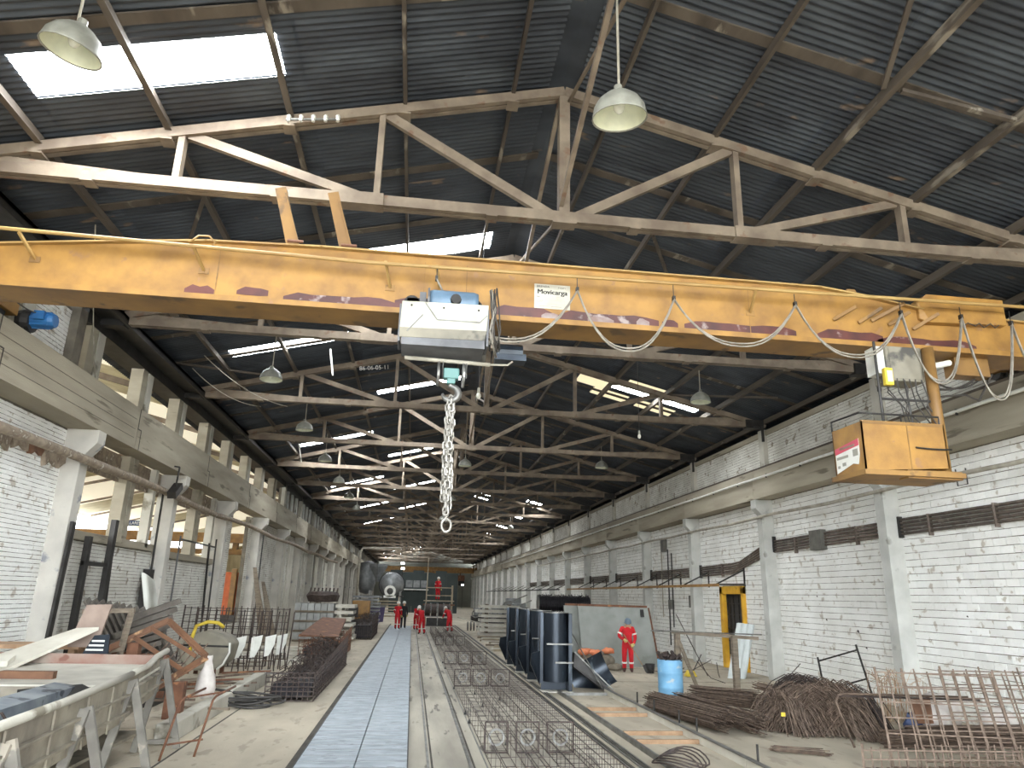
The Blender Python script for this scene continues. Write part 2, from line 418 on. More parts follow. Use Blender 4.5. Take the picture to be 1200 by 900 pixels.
for i in range(1, 26): inst(ph, wr, (0, 7+i*2.17, 0))
obj('wall_pipe', MB().tube([(11.52, 6+i*3.26, 5.17+(0 if i % 2 else -.05)) for i in range(20)], .05, 8), 'pipe', wr, smooth=True)
obj('hanging_bracket', MB().tube([(11.9, 14.5, 5.35), (11.9, 14.5, 4.98), (11.9, 14.2, 4.98), (11.9, 14.2, 5.33)], .015, 5), 'steel_dark', wr)
# conduit bundle
for i in range(5):
    dz = -.085*i
    obj('conduit', MB().tube([(11.94, 8, 4.46+dz), (11.94, 16.7, 4.44+dz)], .036, 6), 'conduit', wr, smooth=True)
    obj('conduit', MB().tube([(11.94, 17.05, 4.43+dz), (11.94, 23.25, 4.36+dz)], .036, 6), 'conduit', wr, smooth=True)
    obj('conduit', MB().tube([(11.94, 23.6, 4.30+dz), (11.94, 24.3, 4.2+dz), (11.94, 25.9+.12*i, 3.80+dz), (11.94, 26.6, 3.76+dz), (11.94, 29.8, 3.72+dz)], .036, 6), 'conduit', wr, smooth=True)
    for k in range(4, 11):
        obj('conduit', MB().tube([(11.94, YC[k]+.15, 3.72+dz), (11.94, YC[k+1]-.3, 3.72+dz)], .036, 5), 'conduit', wr, smooth=True)
for y, z in ((13.6, 4.3), (15.6, 4.28), (18.5, 4.25), (21.8, 4.2), (27.5, 3.6)):
    obj('conduit_clamp', box(11.88, 11.99, y-.02, y+.02, z-.30, z+.2), 'conduit', wr)
for k in range(1, 8):
    obj('conduit_collar', box(11.88, 11.99, YC[k]-.33, YC[k]-.27, 4.0 if k < 4 else 3.3, 4.52 if k < 4 else 3.82), 'ink', wr)
obj('junction_box', box(11.80, 11.99, 20.1, 20.75, 3.92, 4.5), 'box_grey', wr, bevel=.01)
for y in (17.3, 17.42):                                 # cracked render strips beside a column
    pts = []; z = 0.2
    while z < 3.9: pts.append((11.985, y-.35+U(-.05, .05), z)); z += .18
    obj('wall_crack', MB().tube(pts, .007, 4), 'groove', wr)
for y, z, s in ((13.1, 1.65, .05), (19.0, 1.7, .04), (20.5, 1.95, .03), (14.9, 2.2, .02), (20.9, 2.6, .025), (18.7, 1.3, .03)):
    obj('plaster_hole', MB().prism([(11.984, y-s, z-s), (11.984, y+s*1.6, z-s*.4), (11.984, y+s, z+s), (11.984, y-s*.6, z+s*.7)], (-.004, 0, 0)), 'groove', wr)
obj('eave_sky_block', box(12.95, 13.0, -6, YEND, 7.6, 8.6).box(12.3, 13.0, -6, YEND, 7.9, 7.95), 'steel_dark', wr)  # added dark boards that block sky light in the eave gap

door = thing('door_1', kind='structure')
obj('door_frame', MB().box(11.86, 12.04, DY0-.02, DY0+.14, 0, DZ).box(11.86, 12.04, DY1-.22, DY1+.02, 0, DZ).box(11.86, 12.04, DY0-.02, DY1+.02, DZ-.26, DZ+.02), 'door_yellow', door, bevel=.012)
obj('door_leaf', box(12.1, 12.16, DY0+.14, DY1-.2, 0, DZ-.26), 'door_dark', door)
for y in (26.2, 26.55, 27.0, 27.3): obj('door_bar', box(12.06, 12.09, y, y+.035, .05, DZ-.28), 'steel_dark', door)
for z in (.5, .95, 1.4, 1.9, 2.3): obj('door_bar', box(12.05, 12.09, DY0+.14, DY1-.2, z, z+.035), 'steel_dark', door)

# --- left wall
wl = thing('wall_left', kind='structure')
cl = obj('column', MB().prism([(0, -.2, 0), (0, -.2, 5.1), (.28, -.2, 5.45), (.28, -.2, 5.74), (-.5, -.2, 5.74), (-.5, -.2, 0)], (0, .4, 0)), 'column_blue', wl, bevel=.015)
cl.location = (-7.4, YC[1]-.05, 0)
for k in range(2, 23): inst(cl, wl, (-7.4, YC[k]-.05, 0))
lb = obj('crane_beam', MB().prism([(-7.14, .008, 5.74), (-7.14, .008, 6.76), (-7.8, .008, 6.76), (-7.8, .008, 5.74)], (0, STEP-.016, 0)), 'beam_conc', wl)
lb.location = (0, YC[0]+1.9, 0)
for k in range(1, 22): inst(lb, wl, (0, YC[k]+1.9, 0))
for k in range(1, 8):
    y = YC[k]+1.9
    obj('beam_joint', MB().box(-7.137, -7.13, y-.012, y+.012, 6.25, 6.76).box(-7.137, -7.13, y-.012, y+.24, 6.23, 6.255).box(-7.137, -7.13, y+.22, y+.245, 5.74, 6.25), 'groove', wl)
for z in (5.98, 6.2, 6.45):
    obj('board_mark', box(-7.139, -7.134, 8, 18.7, z, z+.012), 'mortar_grey', wl)
obj('crane_rail', MB().box(-7.55, -7.3, -4, YEND-1, 6.76, 6.78).box(-7.46, -7.40, -4, YEND-1, 6.78, 6.86), 'rail', wl)
# near bay: solid painted brick, low and high
obj('mortar_bed', MB().box(-7.98, -7.8, -6, 16.8, 0, 5.74).box(-7.98, -7.8, -6, 15.9, 6.76, 8.25), 'mortar_grey', wl)
m_ = MB()
for r in rects(11.2, 16.78, 0, 5.7, .25, .088): brick_faces(m_, -7.8, 1, r, .009, .011)
for r in rects(11.2, 15.9, 6.8, 8.2, .25, .088): brick_faces(m_, -7.8, 1, r, .009, .011)
obj('brick_courses', m_, 'brick_white', wl, kind='stuff')
obj('pier', box(-7.98, -7.6, 15.85, 16.2, 6.76, 8.3), 'mortar_grey', wl)
# second and third bays: low brick wall, sill and open above; fourth bay a wide opening
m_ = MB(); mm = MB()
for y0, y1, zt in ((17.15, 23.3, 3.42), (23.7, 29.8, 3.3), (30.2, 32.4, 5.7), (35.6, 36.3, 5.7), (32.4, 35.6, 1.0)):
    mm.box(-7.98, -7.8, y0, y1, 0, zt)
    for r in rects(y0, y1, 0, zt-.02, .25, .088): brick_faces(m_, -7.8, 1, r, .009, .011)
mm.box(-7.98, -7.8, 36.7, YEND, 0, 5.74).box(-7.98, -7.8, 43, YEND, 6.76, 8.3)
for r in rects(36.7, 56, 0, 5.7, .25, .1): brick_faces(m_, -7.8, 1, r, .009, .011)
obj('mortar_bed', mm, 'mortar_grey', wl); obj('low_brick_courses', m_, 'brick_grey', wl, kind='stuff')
for y0, y1, z in ((17.1, 23.3, 3.42), (23.7, 29.8, 3.3)): obj('sill', box(-8.0, -7.7, y0, y1, z, z+.2), 'beam_conc', wl, bevel=.01)
for a_, b_ in (((-6.4, 20.8, 8.9), (-4.5, 24.0, 8.3)), ((-6.9, 21.5, 8.7), (-5.4, 24.2, 8.3)), ((-6.3, 13.0, 8.9), (-7.6, 17.2, 6.9))):
    obj('slack_wire', MB().tube(sag(a_, b_, .25), .012, 5), 'pipe', wl)
for y in (20.1, 26.5):
    for dy in (0, .34): obj('mullion', box(-7.95, -7.65, y+dy, y+dy+.28, 3.5, 5.74), 'beam_conc', wl, bevel=.01)
for y0, y1 in ((17.1, 23.3), (23.7, 29.8)): obj('head_panel', box(-7.93, -7.87, y0, y1, 5.05, 5.74), 'pipe_old', wl)
for y in (22.3, 29.0): obj('mullion', box(-7.95, -7.7, y, y+.22, 3.5, 5.74), 'plaster', wl)
for k in range(1, 6):
    y = YC[k]
    if k > 1: obj('upper_post', box(-7.95, -7.62, y-.45, y-.05, 6.76, 8.35), 'beam_conc', wl, bevel=.01)
    if k > 1: obj('upper_post', box(-7.95, -7.62, y+.0, y+.35, 6.76, 8.35), 'plaster', wl, bevel=.01)
    obj('upper_post', box(-7.95, -7.62, y+2.9, y+3.25, 6.76, 8.35), 'beam_conc', wl, bevel=.01)
    obj('upper_post', box(-7.95, -7.62, y+3.32, y+3.7, 6.76, 8.35), 'plaster', wl, bevel=.01)
obj('lintel', box(-7.95, -7.6, 16.2, YEND, 8.12, 8.42), 'steel_dark', wl)
obj('eave_gutter', MB().box(-8.6, -7.0, -6, YEND, 8.42, 8.5).box(-7.06, -7.0, -6, YEND, 8.3, 8.5), 'steel_dark', wl)
for k in range(6, 22):
    y = YC[k]
    obj('upper_post', box(-7.8, -7.6, y-.25, y+.25, 6.76, 8.35), 'plaster', wl)
    for d in (1.6, 3.2, 4.9): obj('upper_post', box(-7.8, -7.68, y+d-.15, y+d+.15, 6.76, 8.3), 'column', wl)
    for a in (1.2, 4.2):
        if k < 12: obj('plaster_panel', box(-7.8, -7.74, y+a-.2, y+a+1.6, .3+U(0, .6), 4.6+U(0, .6)), random.choice(['plaster', 'column', 'brick_grey', 'conc_light']), wl)
# old pipe and broken plaster ledge
pts = [(-7.6, 8, 5.08), (-7.55, 12, 5.1), (-7.3, 16.6, 5.06)]+[(-7.26+U(-.02, .02), 17.4+i*2.6, 5.04+.05*math.sin(i*1.3)) for i in range(22)]
obj('old_pipe', MB().tube(pts, [.085+U(0, .025) for _ in pts], 8).jit(.008), 'pipe_old', wl, smooth=True)
for i in range(9):
    y = 11.4+i*.62; a = U(.16, .3)
    obj('broken_plaster', MB().prism([(-7.79, y, 5.12), (-7.79, y+.66, 5.1), (-7.79, y+.6, 5.1-a), (-7.79, y+.35, 5.1-a*.6), (-7.79, y+.15, 5.1-a*1.2)], (.09, 0, 0)).jit(.02), 'pipe_old' if i % 3 else 'rust_brown', wl)
# dark iron uprights in the second and third bays
for x, y, z0, z1, s in ((-7.55, 18.0, 0, 3.5, .16), (-7.55, 19.3, 0, 4.0, .2)):
    obj('iron_upright', box(x, x+.12, y, y+s, z0, z1), 'steel_dark', wl)
obj('iron_upright', MB().bar((-7.5, 18.0, 2.9), (-7.5, 19.5, 2.9), .06, .1), 'steel_dark', wl)
for a, b in (((-7.5, 18.35, 0), (-7.5, 18.0, 3.2)), ((-7.5, 19.9, 0), (-7.5, 19.6, 3.0)), ((-7.35, 24.2, 0), (-7.45, 24.6, 4.0)), ((-7.35, 28.2, .2), (-7.45, 28.0, 4.0)), ((-7.3, 28.6, .2), (-7.45, 28.9, 4.2)), ((-7.45, 24.6, 3.9), (-7.45, 28.9, 3.9)), ((-7.3, 36.8, 0), (-7.3, 36.7, 5.0)), ((-7.62, 22.9, 2.0), (-7.62, 22.9, 5.2))):
    obj('iron_rod', MB().bar(a, b, .05, .05), 'steel_dark', wl)
obj('switch_box', box(-7.7, -7.5, 22.5, 22.85, 1.6, 2.9), 'steel_dark', wl)

# --- end wall
we = thing('wall_back', kind='structure')
obj('panel', box(-30, 14, YEND, YEND+.3, 0, 12), 'end_wall', we)
obj('dark_curtain', box(-4.2, 4.6, YEND-.5, YEND-.3, 0, 6.4), 'teal_dark', we)
for x0, x1, z0, z1 in ((-2.6, .6, 3.6, 5.0), (-3.2, 1.0, 2.7, 3.2)):
    obj('pale_panel', box(x0, x1, YEND-.6, YEND-.5, z0, z1), 'galv', we)
for x in (5.4, 7.2, 9.2): obj('dark_window', box(x, x+1.2, YEND-.1, YEND, 4.2, 6.2), 'steel_dark', we)

# --- roof
ce = thing('ceiling', kind='structure')
PITCH = .125; Y0S, WS = 2.6, .875
rows = [(.25, 4.28), (4.24, 7.95), (7.91, 10.95)]
sheets = {}
def sheet_mesh(side, a, b, m, seg=6):
    key = (side, round(a, 2), round(b, 2), m)
    if key not in sheets:
        l = (b-a)*math.hypot(1, SL)
        mb = MB().wave((0, 0, 0), (side, 0, -SL), (0, 1, 0), l, WS+.03, PITCH, .018, seg, nl=1)
        sheets[key] = mb.mesh('roof_sheet', m, smooth=True)
    return sheets[key]
def put_sheet(side, a, b, k, m='roof', name='roof_sheet', dz=0):
    o = bpy.data.objects.new(name, sheet_mesh(side, a, b, m)); C.objects.link(o); o.parent = ce
    o.location = (XC+side*a, Y0S+WS*k, ZR-SL*a+dz+.002*(k % 2))
    return o
SKY = {}
kk = 7; low = True
while kk < 168:
    SKY[(-1, 1 if low else 0, kk)] = 1; kk += 8 if low else 6 if kk == 15 else 8; low = not low
for k_ in (24, 25, 26): SKY[(1, 1, k_)] = 2
for k_ in (60, 63, 66, 72, 78, 84, 96, 110, 124, 140): SKY[(1, 0 if k_ % 4 else 1, k_)] = 3  # small far right skylights, extra ones added to light the far hall
far = {-1: MB(), 1: MB()}
n_single = 0
NK = int((YEND-Y0S)/WS)
for k in range(-9, NK):
    for side in (-1, 1):
        for ri, (a, b) in enumerate(rows):
            s = SKY.get((side, ri, k))
            if s == 1:
                lo_, hi_ = (.68, 3.98) if ri == 0 else (4.52, 7.92)
                o_ = put_sheet(side, lo_, hi_, k, 'daylight', 'skylight_panel')
                if k > 20:
                    o_.scale.y = .62; q_ = put_sheet(side, lo_, hi_, k); q_.scale.y = .4; q_.location.y += WS*.61
                put_sheet(side, a, lo_+.01, k)
                if hi_ < b-.05: put_sheet(side, hi_-.01, b, k)
                continue
            if s == 2:
                cuts = {24: [4.24, 5.1, 6.5, 7.0, 7.95], 25: [4.24, 4.65, 6.2, 6.5, 7.95], 26: [4.24, 5.6, 6.0, 7.4, 7.95]}[k]
                ms = {24: ['roof', 'daylight_warm', 'roof', 'roof'], 25: ['daylight_warm', 'daylight', 'roof', 'daylight'], 26: ['daylight_warm', 'roof', 'daylight_warm', 'roof']}[k]
                for i in range(4):
                    o_ = put_sheet(side, cuts[i], cuts[i+1], k, ms[i], 'roof_sheet' if ms[i] == 'roof' else 'skylight_panel')
                    if ms[i] == 'daylight':
                        o_.scale.y = .5; q_ = put_sheet(side, cuts[i], cuts[i+1], k); q_.scale.y = .52; q_.location.y += WS*.49
                continue
            if s == 3:
                put_sheet(side, a, b-1.6, k, 'roof'); put_sheet(side, b-1.62, b-.5, k, 'daylight', 'skylight_panel'); put_sheet(side, b-.52, b, k, 'roof'); continue
            if k >= 0 and n_single < 300: put_sheet(side, a, b, k); n_single += 1
            else:
                far[side].wave((XC+side*a, Y0S+WS*k, ZR-SL*a), (side, 0, -SL), (0, 1, 0), (b-a)*1.0308, WS+.01, PITCH, .018, 6 if k < 50 else 4)
for side in (-1, 1): obj('roof_sheets', far[side], 'roof', ce, smooth=True, kind='stuff')
put_sheet(1, 3.5, 4.3, 25, 'daylight_warm', 'skylight_panel', -.02)
# weathering skin that keeps the sky out between overlapping sheets, and the ridge cap
obj('ridge_cap', MB().prism([(XC-.45, -6, ZR-.09), (XC, -6, ZR+.03), (XC+.45, -6, ZR-.09), (XC+.45, -6, ZR-.07), (XC, -6, ZR+.05), (XC-.45, -6, ZR-.07)], (0, YEND+6, 0)), 'roof', ce)
for off in (.9, 2.72, 4.55, 6.38, 8.2, 9.9):
    for side in (-1, 1):
        x = XC+side*off; z = zroof(x)-.055
        mb = MB().box(x-.03, x+.03, -5.5, YEND-.5, z-.165, z-.015)
        if off > 4: mb.box(x-.03, x+.07, -5.5, YEND-.5, z-.177, z-.165)
        obj('purlin', mb, 'purlin', ce)
for k in range(0, 22):
    for dy in (2.17, 4.35):
        for side in (-1, 1):
            y = YC[k]+dy
            obj('rafter', MB().bar((XC+side*.1, y, ZR-.052), (XC+side*10.5, y, ZR-.052-SL*10.4), .2, .03), 'purlin', ce)
# diagonal braces along the ridge and in the roof slope
for k in range(0, 14):
    y0, y1 = YC[k], YC[k+1]
    obj('ridge_brace', MB().bar((XC-.06, y0, 10.75), (XC-.06, y1, 8.6), .07, .09), 'truss', ce)
    if k < 8: obj('ridge_brace', MB().tube([(XC+.08, y0, 8.62), (XC+.08, y1, 10.7)], .035, 6), 'truss', ce)
def onroof(x, y, d=.2): return (x, y, zroof(x)-d)
for a, b in (((6.55, 8.25), (5.9, 6.6)), ((6.8, 8.2), (9.2, 8.0)), ((-4.2, 12.3), (-4.9, 13.9)), ((-5.9, 14.0), (-7.6, 17.0)), ((-7.4, 18.0), (-5.2, 16.9)), ((-5.0, 23.4), (-7.5, 20.4)), ((-7.4, 24.0), (-5.2, 26.6)), ((8.6, 15.0), (9.9, 14.8)), ((8.6, 17.0), (11.0, 14.2)), ((8.6, 23.4), (11.2, 20.8)), ((6.6, 17.0), (4.9, 14.0))):
    obj('roof_brace', MB().bar(onroof(*a), onroof(*b), .07, .06), 'purlin', ce)

# --- neighbouring nave, seen through the openings of the left wall
nn = thing('trim_1', kind='structure', label='pale neighbouring hall seen through the openings of the left wall')
obj('hall_floor', box(-30, -8.0, -6, YEND, -.3, 0), 'floor', nn)
obj('hall_wall', box(-29.3, -29, -6, YEND, 0, 9), 'beige_wall', nn)
hr = MB(); hs_ = MB()
for side, x0, x1 in ((1, -18.6, -8.4), (-1, -18.6, -29)):
    for k in range(0, 34):
        y = -6+k*4.65; m2 = hs_ if k % 3 else hr
        l = abs(x1-x0)*1.0308
        m2.wave((x0, y, 11.05), (side, 0, -SL), (0, 1, 0), l, 4.66, .3, .03, 4)
obj('hall_roof', hr, 'beige_roof', nn, smooth=True); obj('hall_skylight', hs_, 'daylight_side', nn, smooth=True)
for k in range(0, 12):
    obj('hall_rafter', MB().bar((-8.6, 10.4+k*STEP, 8.45), (-18.6, 10.4+k*STEP, 10.9), .12, .2).bar((-18.6, 10.4+k*STEP, 10.9), (-28.8, 10.4+k*STEP, 8.45), .12, .2), 'truss', nn)
obj('hall_window', box(-28.95, -28.9, 20, 110, 6.9, 8.3), 'daylight_white', nn)
hp = obj('hall_wall_sheet', MB().wave((-16, 20, 2.5), (0, 1, 0), (0, 0, 1), 40, 6, .35, .04, 5), 'beige_roof', nn, smooth=True); hp.location = (-12.9, 0, 0)
# ------------------------------------------------------------------ roof trusses
def member(name, a, b, w_, h_, parent, m='truss'): return obj(name, MB().bar((XC+a[0], 0, a[1]), (XC+b[0], 0, b[1]), w_, h_), m, parent)
tr = thing('roof_truss', 'riveted steel roof truss with triangular webs spanning the hall', 'truss', (0, 0, 0), 'roof trusses along the hall')
ZB = 8.42; ZT = 10.87
def zt(x): return ZT-SL*abs(x)
for s in (-1, 1):
    obj('bottom_chord', MB().bar((XC+s*9.7, -.055, ZB), (XC, -.055, ZB), .085, .18).bar((XC+s*9.7, .06, ZB), (XC, .06, ZB), .085, .18), 'truss', tr)
    obj('top_chord', MB().bar((XC+s*9.95, -.06, zt(9.95)), (XC, -.06, ZT), .09, .17).bar((XC+s*9.95, .065, zt(9.95)), (XC, .065, ZT), .09, .17), 'truss', tr)
    for x in (3.07, 6.15): member('post', (s*x, ZB), (s*x, zt(x)-.03), .10, .16, tr)
    member('diagonal', (s*3.0, zt(3.0)-.06), (s*.22, ZB+.05), .09, .16, tr)
    member('diagonal', (s*6.05, zt(6.05)-.05), (s*3.25, ZB+.05), .09, .15, tr)
    member('diagonal', (s*9.0, zt(9.0)-.03), (s*6.35, ZB+.05), .08, .12, tr)
    obj('splice_plate', MB().bar((XC+s*2.95, 0, ZB), (XC+s*3.75, 0, ZB), .25, .21), 'truss', tr)
    for x in (1.2, 4.6, 7.4): obj('batten', box(XC+s*x-.09, XC+s*x+.09, -.12, .12, ZB-.12, ZB-.09), 'truss', tr)
    for x in (.9, 2.72, 4.55, 6.38, 8.2):
        obj('purlin_cleat', box(XC+s*x-.1, XC+s*x+.1, -.13, .13, zt(x)-.13, zt(x)-.10), 'truss', tr)
    obj('bearing_plate', MB().bar((XC+s*9.2, 0, ZB), (XC+s*9.85, 0, ZB), .3, .3), 'steel_dark', tr)
member('king_post', (0, ZB), (0, ZT), .18, .2, tr)
obj('gusset', box(XC-.2, XC+.2, -.12, .12, ZB-.13, ZB-.1), 'truss', tr)
ORD = 'first second third fourth fifth sixth seventh eighth ninth tenth eleventh twelfth thirteenth fourteenth fifteenth sixteenth seventeenth eighteenth nineteenth twentieth last'.split()
tr.location = (0, YC[0], 0); tr['label'] = 'steel roof truss in front of the big yellow crane'
for k in range(1, 23):
    copy_tree(tr, (0, YC[k], 0), label='steel roof truss right above the big yellow crane girder' if k == 1 else '%s steel roof truss beyond the big yellow crane' % ORD[k-2])

# ------------------------------------------------------------------ yellow bridge crane
GY0, GY1, GB = 9.75, 10.28, 6.27
cr = thing('overhead_crane', 'yellow single girder overhead crane with scraped rusty lower edge', 'crane', (2.1, 10, 6.27))
top = [(-7.0, 6.78), (-5.9, 6.84), (-4.5, 7.0), (-3.2, 7.13), (-1.6, 7.18), (6.1, 7.18), (7.0, 7.07), (8.0, 6.9), (11.35, 6.78)]
obj('web_plate', MB().prism([(x, GY0, z) for x, z in [(-7.0, GB)]+top+[(11.35, GB)]], (0, GY1-GY0, 0)), 'yellow', cr)
mb = MB()
for (xa, za), (xb, zb) in zip(top, top[1:]): mb.bar((xa-.01, (GY0+GY1)/2, za+.01), (xb+.01, (GY0+GY1)/2, zb+.01), GY1-GY0+.16, .025)
obj('top_flange', mb, 'yellow_pale', cr)
obj('bottom_flange', box(-7.0, 11.35, GY0-.06, GY1+.06, GB-.02, GB), 'yellow_dirty', cr)
obj('rail_lip', box(-7.0, 11.35, GY0-.085, GY0-.06, GB-.03, GB+.05), 'yellow', cr)
for x in (-3.0, -.1, .52, 4.9): obj('web_seam', box(x, x+.012, GY0-.005, GY0, GB+.05, 7.1), 'yellow_dirty', cr)
# scraped, rusty bands low on the web
def band(x0, x1, z0, z1, m='stain', yo=.004):
    n = max(4, int((x1-x0)/.18)); P = []
    for i in range(n+1): P.append((x0+(x1-x0)*i/n, GY0-yo, z1+.03-(0 if 0 < i < n else (z1-z0)*.45)+U(-.02, .015)))
    for i in range(n, -1, -1): P.append((x0+(x1-x0)*i/n, GY0-yo, z0+U(-.006, .012)))
    obj('paint_scrape', MB().prism(P, (0, .003, 0)), m, cr)
for a in ((-3.4, -3.0, 6.34, 6.44), (-2.7, -2.27, 6.38, 6.46), (-2.06, -.5, 6.33, 6.44), (-.5, .5, 6.33, 6.5), (.9, 1.85, 6.32, 6.47), (1.9, 3.45, 6.32, 6.46), (3.5, 3.75, 6.33, 6.43), (3.85, 5.65, 6.33, 6.45), (6.0, 7.1, 6.34, 6.47), (7.0, 8.7, 6.3, 6.43)): band(*a)
for a in ((1.65, 1.9, 6.325, 6.42), (2.35, 2.75, 6.325, 6.40), (3.1, 3.3, 6.325, 6.41)): band(*a, m='smear', yo=.009)
# festoon pole on brackets
PY = 9.38
obj('festoon_pole', MB().tube([(-7.0, PY, 6.96), (-5.7, PY, 6.93), (-3.2, PY, 6.89), (-.85, PY, 6.85), (9.4, PY, 6.97), (11.3, PY, 6.99)], .028, 8), 'yellow_pale', cr, smooth=True)
for x, z in ((-5.42, 6.68), (-3.2, 6.70), (-.6, 6.65), (.12, 6.62), (4.9, 6.68)):
    br = obj('pole_bracket', MB().bar((x-.05, PY, 6.89), (x+.02, GY0, z), .035, .035), 'yellow_pale', cr)
    obj('foot_plate', box(x-.05, x+.09, GY0-.012, GY0, z-.05, z+.04), 'yellow_dirty', br)
obj('pole_hoop', MB().tube([(-3.3, PY-.02, 6.93), (-3.2, PY, 7.05), (-3.08, PY+.05, 7.08), (-3.0, PY+.1, 7.02), (-3.05, PY+.12, 6.95)], .014, 6), 'yellow_pale', cr, smooth=True)
for x in (-2.28, -1.52):
    st = obj('stub_post', MB().bar((x+.26, GY0+.08, 7.18), (x, GY0+.02, 8.1), .16, .14, (0, 1, 0)), 'yellow_dirty', cr)
    obj('stub_edge', MB().bar((x+.35, GY0+.06, 7.2), (x+.09, GY0, 8.0), .02, .18, (0, 1, 0)), 'yellow_dirty', st)
    obj('bolt', MB().tube([(x+.2, GY0-.08, 7.23), (x+.42, GY0-.08, 7.23)], .022, 6), 'rust', st)
for xa, za, xb, zb in ((6.28, 6.66, 6.55, 6.82), (6.7, 6.64, 6.98, 6.83), (6.92, 6.69, 7.38, 6.94), (7.21, 6.64, 7.45, 6.8), (7.62, 6.6, 7.94, 6.81)):
    obj('fin_bracket', MB().bar((xa, GY0-.03, za), (xb, PY+.14, zb), .03, .05), 'yellow_dirty', cr)
jb = obj('junction_case', MB().prism([(7.86, 9.62, 6.70), (7.74, 9.7, 6.78), (7.74, 9.7, 7.06), (7.86, 9.62, 7.18), (9.2, 9.62, 7.18), (9.2, 9.62, 6.74)], (0, .3, 0)), 'yellow', cr, bevel=.012)
obj('case_lid_line', box(7.87, 9.2, 9.612, 9.618, 6.95, 6.955), 'yellow_dirty', jb)
obj('wire_tail', MB().tube([(8.3+i*.09, 9.55+.02*(i % 3), 6.72-.06*(i % 2)) for i in range(9)], .01, 5), 'cable_dark', jb)
obj('lug', MB().prism([(6.62, 9.95, 7.1), (6.72, 9.95, 7.32), (6.86, 9.95, 7.32), (6.98, 9.95, 7.08)], (0, .06, 0)), 'yellow_dirty', cr)
# end carriages with wheels and drive motor
for x, s in ((-7.43, -1), (11.625, 1)):
    ec = obj('end_carriage', box(x-.16, x+.16, 7.9, 13.0, 6.98, 7.3), 'yellow_dirty', cr, bevel=.015)
    for y in (8.3, 12.6): obj('wheel', MB().lathe([(0, -.06), (.14, -.06), (.14, .05), (.18, .05), (.18, .08), (0, .08)], 16, (x, y, 7.0), 'x'), 'steel_dark', ec)
    obj('carriage_knee', MB().prism([(x, 9.7, 7.3), (x, 10.4, 7.3), (x, 10.4, 6.5), (x, 9.7, 6.5)], (-s*.35, 0, 0)), 'yellow_dirty', cr)
dm = obj('drive_motor', MB().lathe([(0, -.24), (.13, -.24), (.15, -.2), (.15, .12), (.12, .2), (0, .2)], 14, (-6.95, 13.25, 7.02), 'x'), 'motor_blue', cr, smooth=False)
for i in range(8):
    a = i*math.pi/4; obj('cooling_fin', MB().bar((-7.15, 13.25+.15*math.cos(a), 7.02+.15*math.sin(a)), (-6.83, 13.25+.15*math.cos(a), 7.02+.15*math.sin(a)), .02, .03), 'motor_blue', dm)
obj('terminal_box', box(-7.05, -6.87, 13.05, 13.12, 6.98, 7.14), 'motor_blue', dm)
obj('gear_case', MB().lathe([(0, -.1), (.2, -.1), (.22, 0), (.2, .12), (0, .12)], 16, (-7.25, 13.25, 6.98), 'x').box(-7.3, -7.2, 13.1, 13.4, 6.8, 7.0), 'steel_dark', cr)
obj('motor_cable', MB().tube(sag((-7.3, 12.2, 7.4), (-7.0, 13.1, 7.1), .12), .012, 6), 'cable_dark', cr)
# maker's plate
pl = obj('name_plate', box(1.54, 2.08, GY0-.012, GY0-.001, 6.50, 6.89), 'plate', cr)
R90 = (math.pi/2, 0, 0); yp = GY0-.013
for q in (0, .0045, .009): text('Movicarga', .108, 'ink', pl, (1.806+q, yp-q*.02, 6.765), R90, sx=1.03)
text('BRENDA', .046, 'ink', pl, (1.67, yp, 6.85), R90, sx=1.1)
text('712571', .04, 'ink', pl, (1.955, yp, 6.842), R90)
text('No', .034, 'ink', pl, (1.60, yp, 6.685), R90); text('CAP', .05, 'ink_grey', pl, (1.625, yp, 6.615), R90)
for a in ((1.7, 1.82, 6.665, 6.705), (1.88, 1.98, 6.66, 6.7), (1.7, 2.0, 6.575, 6.64)):
    b = .003; mb = MB()
    mb.box(a[0], a[1], yp, yp+.001, a[2], a[2]+b).box(a[0], a[1], yp, yp+.001, a[3]-b, a[3]).box(a[0], a[0]+b, yp, yp+.001, a[2], a[3]).box(a[1]-b, a[1], yp, yp+.001, a[2], a[3])
    obj('form_field', mb, 'ink_grey', pl)
obj('small_print', MB().box(1.61, 1.75, yp, yp+.001, 6.533, 6.543).box(1.79, 1.95, yp, yp+.001, 6.531, 6.541), 'ink_grey', pl)
# operator cab hung below the girder
cab = obj('operator_cab', MB().prism([(6.25, 9.3, 4.22), (7.55, 9.3, 4.3), (7.55, 9.3, 4.95), (6.25, 9.3, 4.95)], (0, .02, 0)).box(6.25, 6.27, 9.3, 10.05, 4.22, 4.93).box(7.53, 7.55, 9.3, 10.05, 4.3, 4.95).box(6.25, 7.55, 10.03, 10.05, 4.25, 4.95), 'yellow', cr)
obj('cab_floor', MB().box(6.2, 7.75, 9.25, 10.1, 4.16, 4.23), 'yellow_dirty', cab)
obj('cab_seam', MB().box(6.95, 6.965, 9.293, 9.3, 4.26, 4.95).box(6.27, 7.53, 9.294, 9.3, 4.9, 4.94), 'yellow_dirty', cab)
obj('cab_rail', MB().tube([(6.25, 10.03, 4.93), (6.25, 10.03, 5.08), (6.25, 9.32, 5.06), (7.5, 9.32, 5.06), (7.5, 9.32, 4.95)], .015, 5).tube([(6.9, 9.32, 4.95), (6.9, 9.32, 5.06)], .012, 5), 'steel_dark', cab)
obj('latch_chain', MB().tube(sag((7.05, 9.28, 4.58), (7.6, 9.27, 4.57), .01, 14), .014, 5), 'steel_dark', cab)
obj('cab_pole', MB().tube([(7.63, 9.5, 4.2), (7.63, 9.5, 6.2)], .085, 12), 'yellow_dirty', cab, smooth=True)
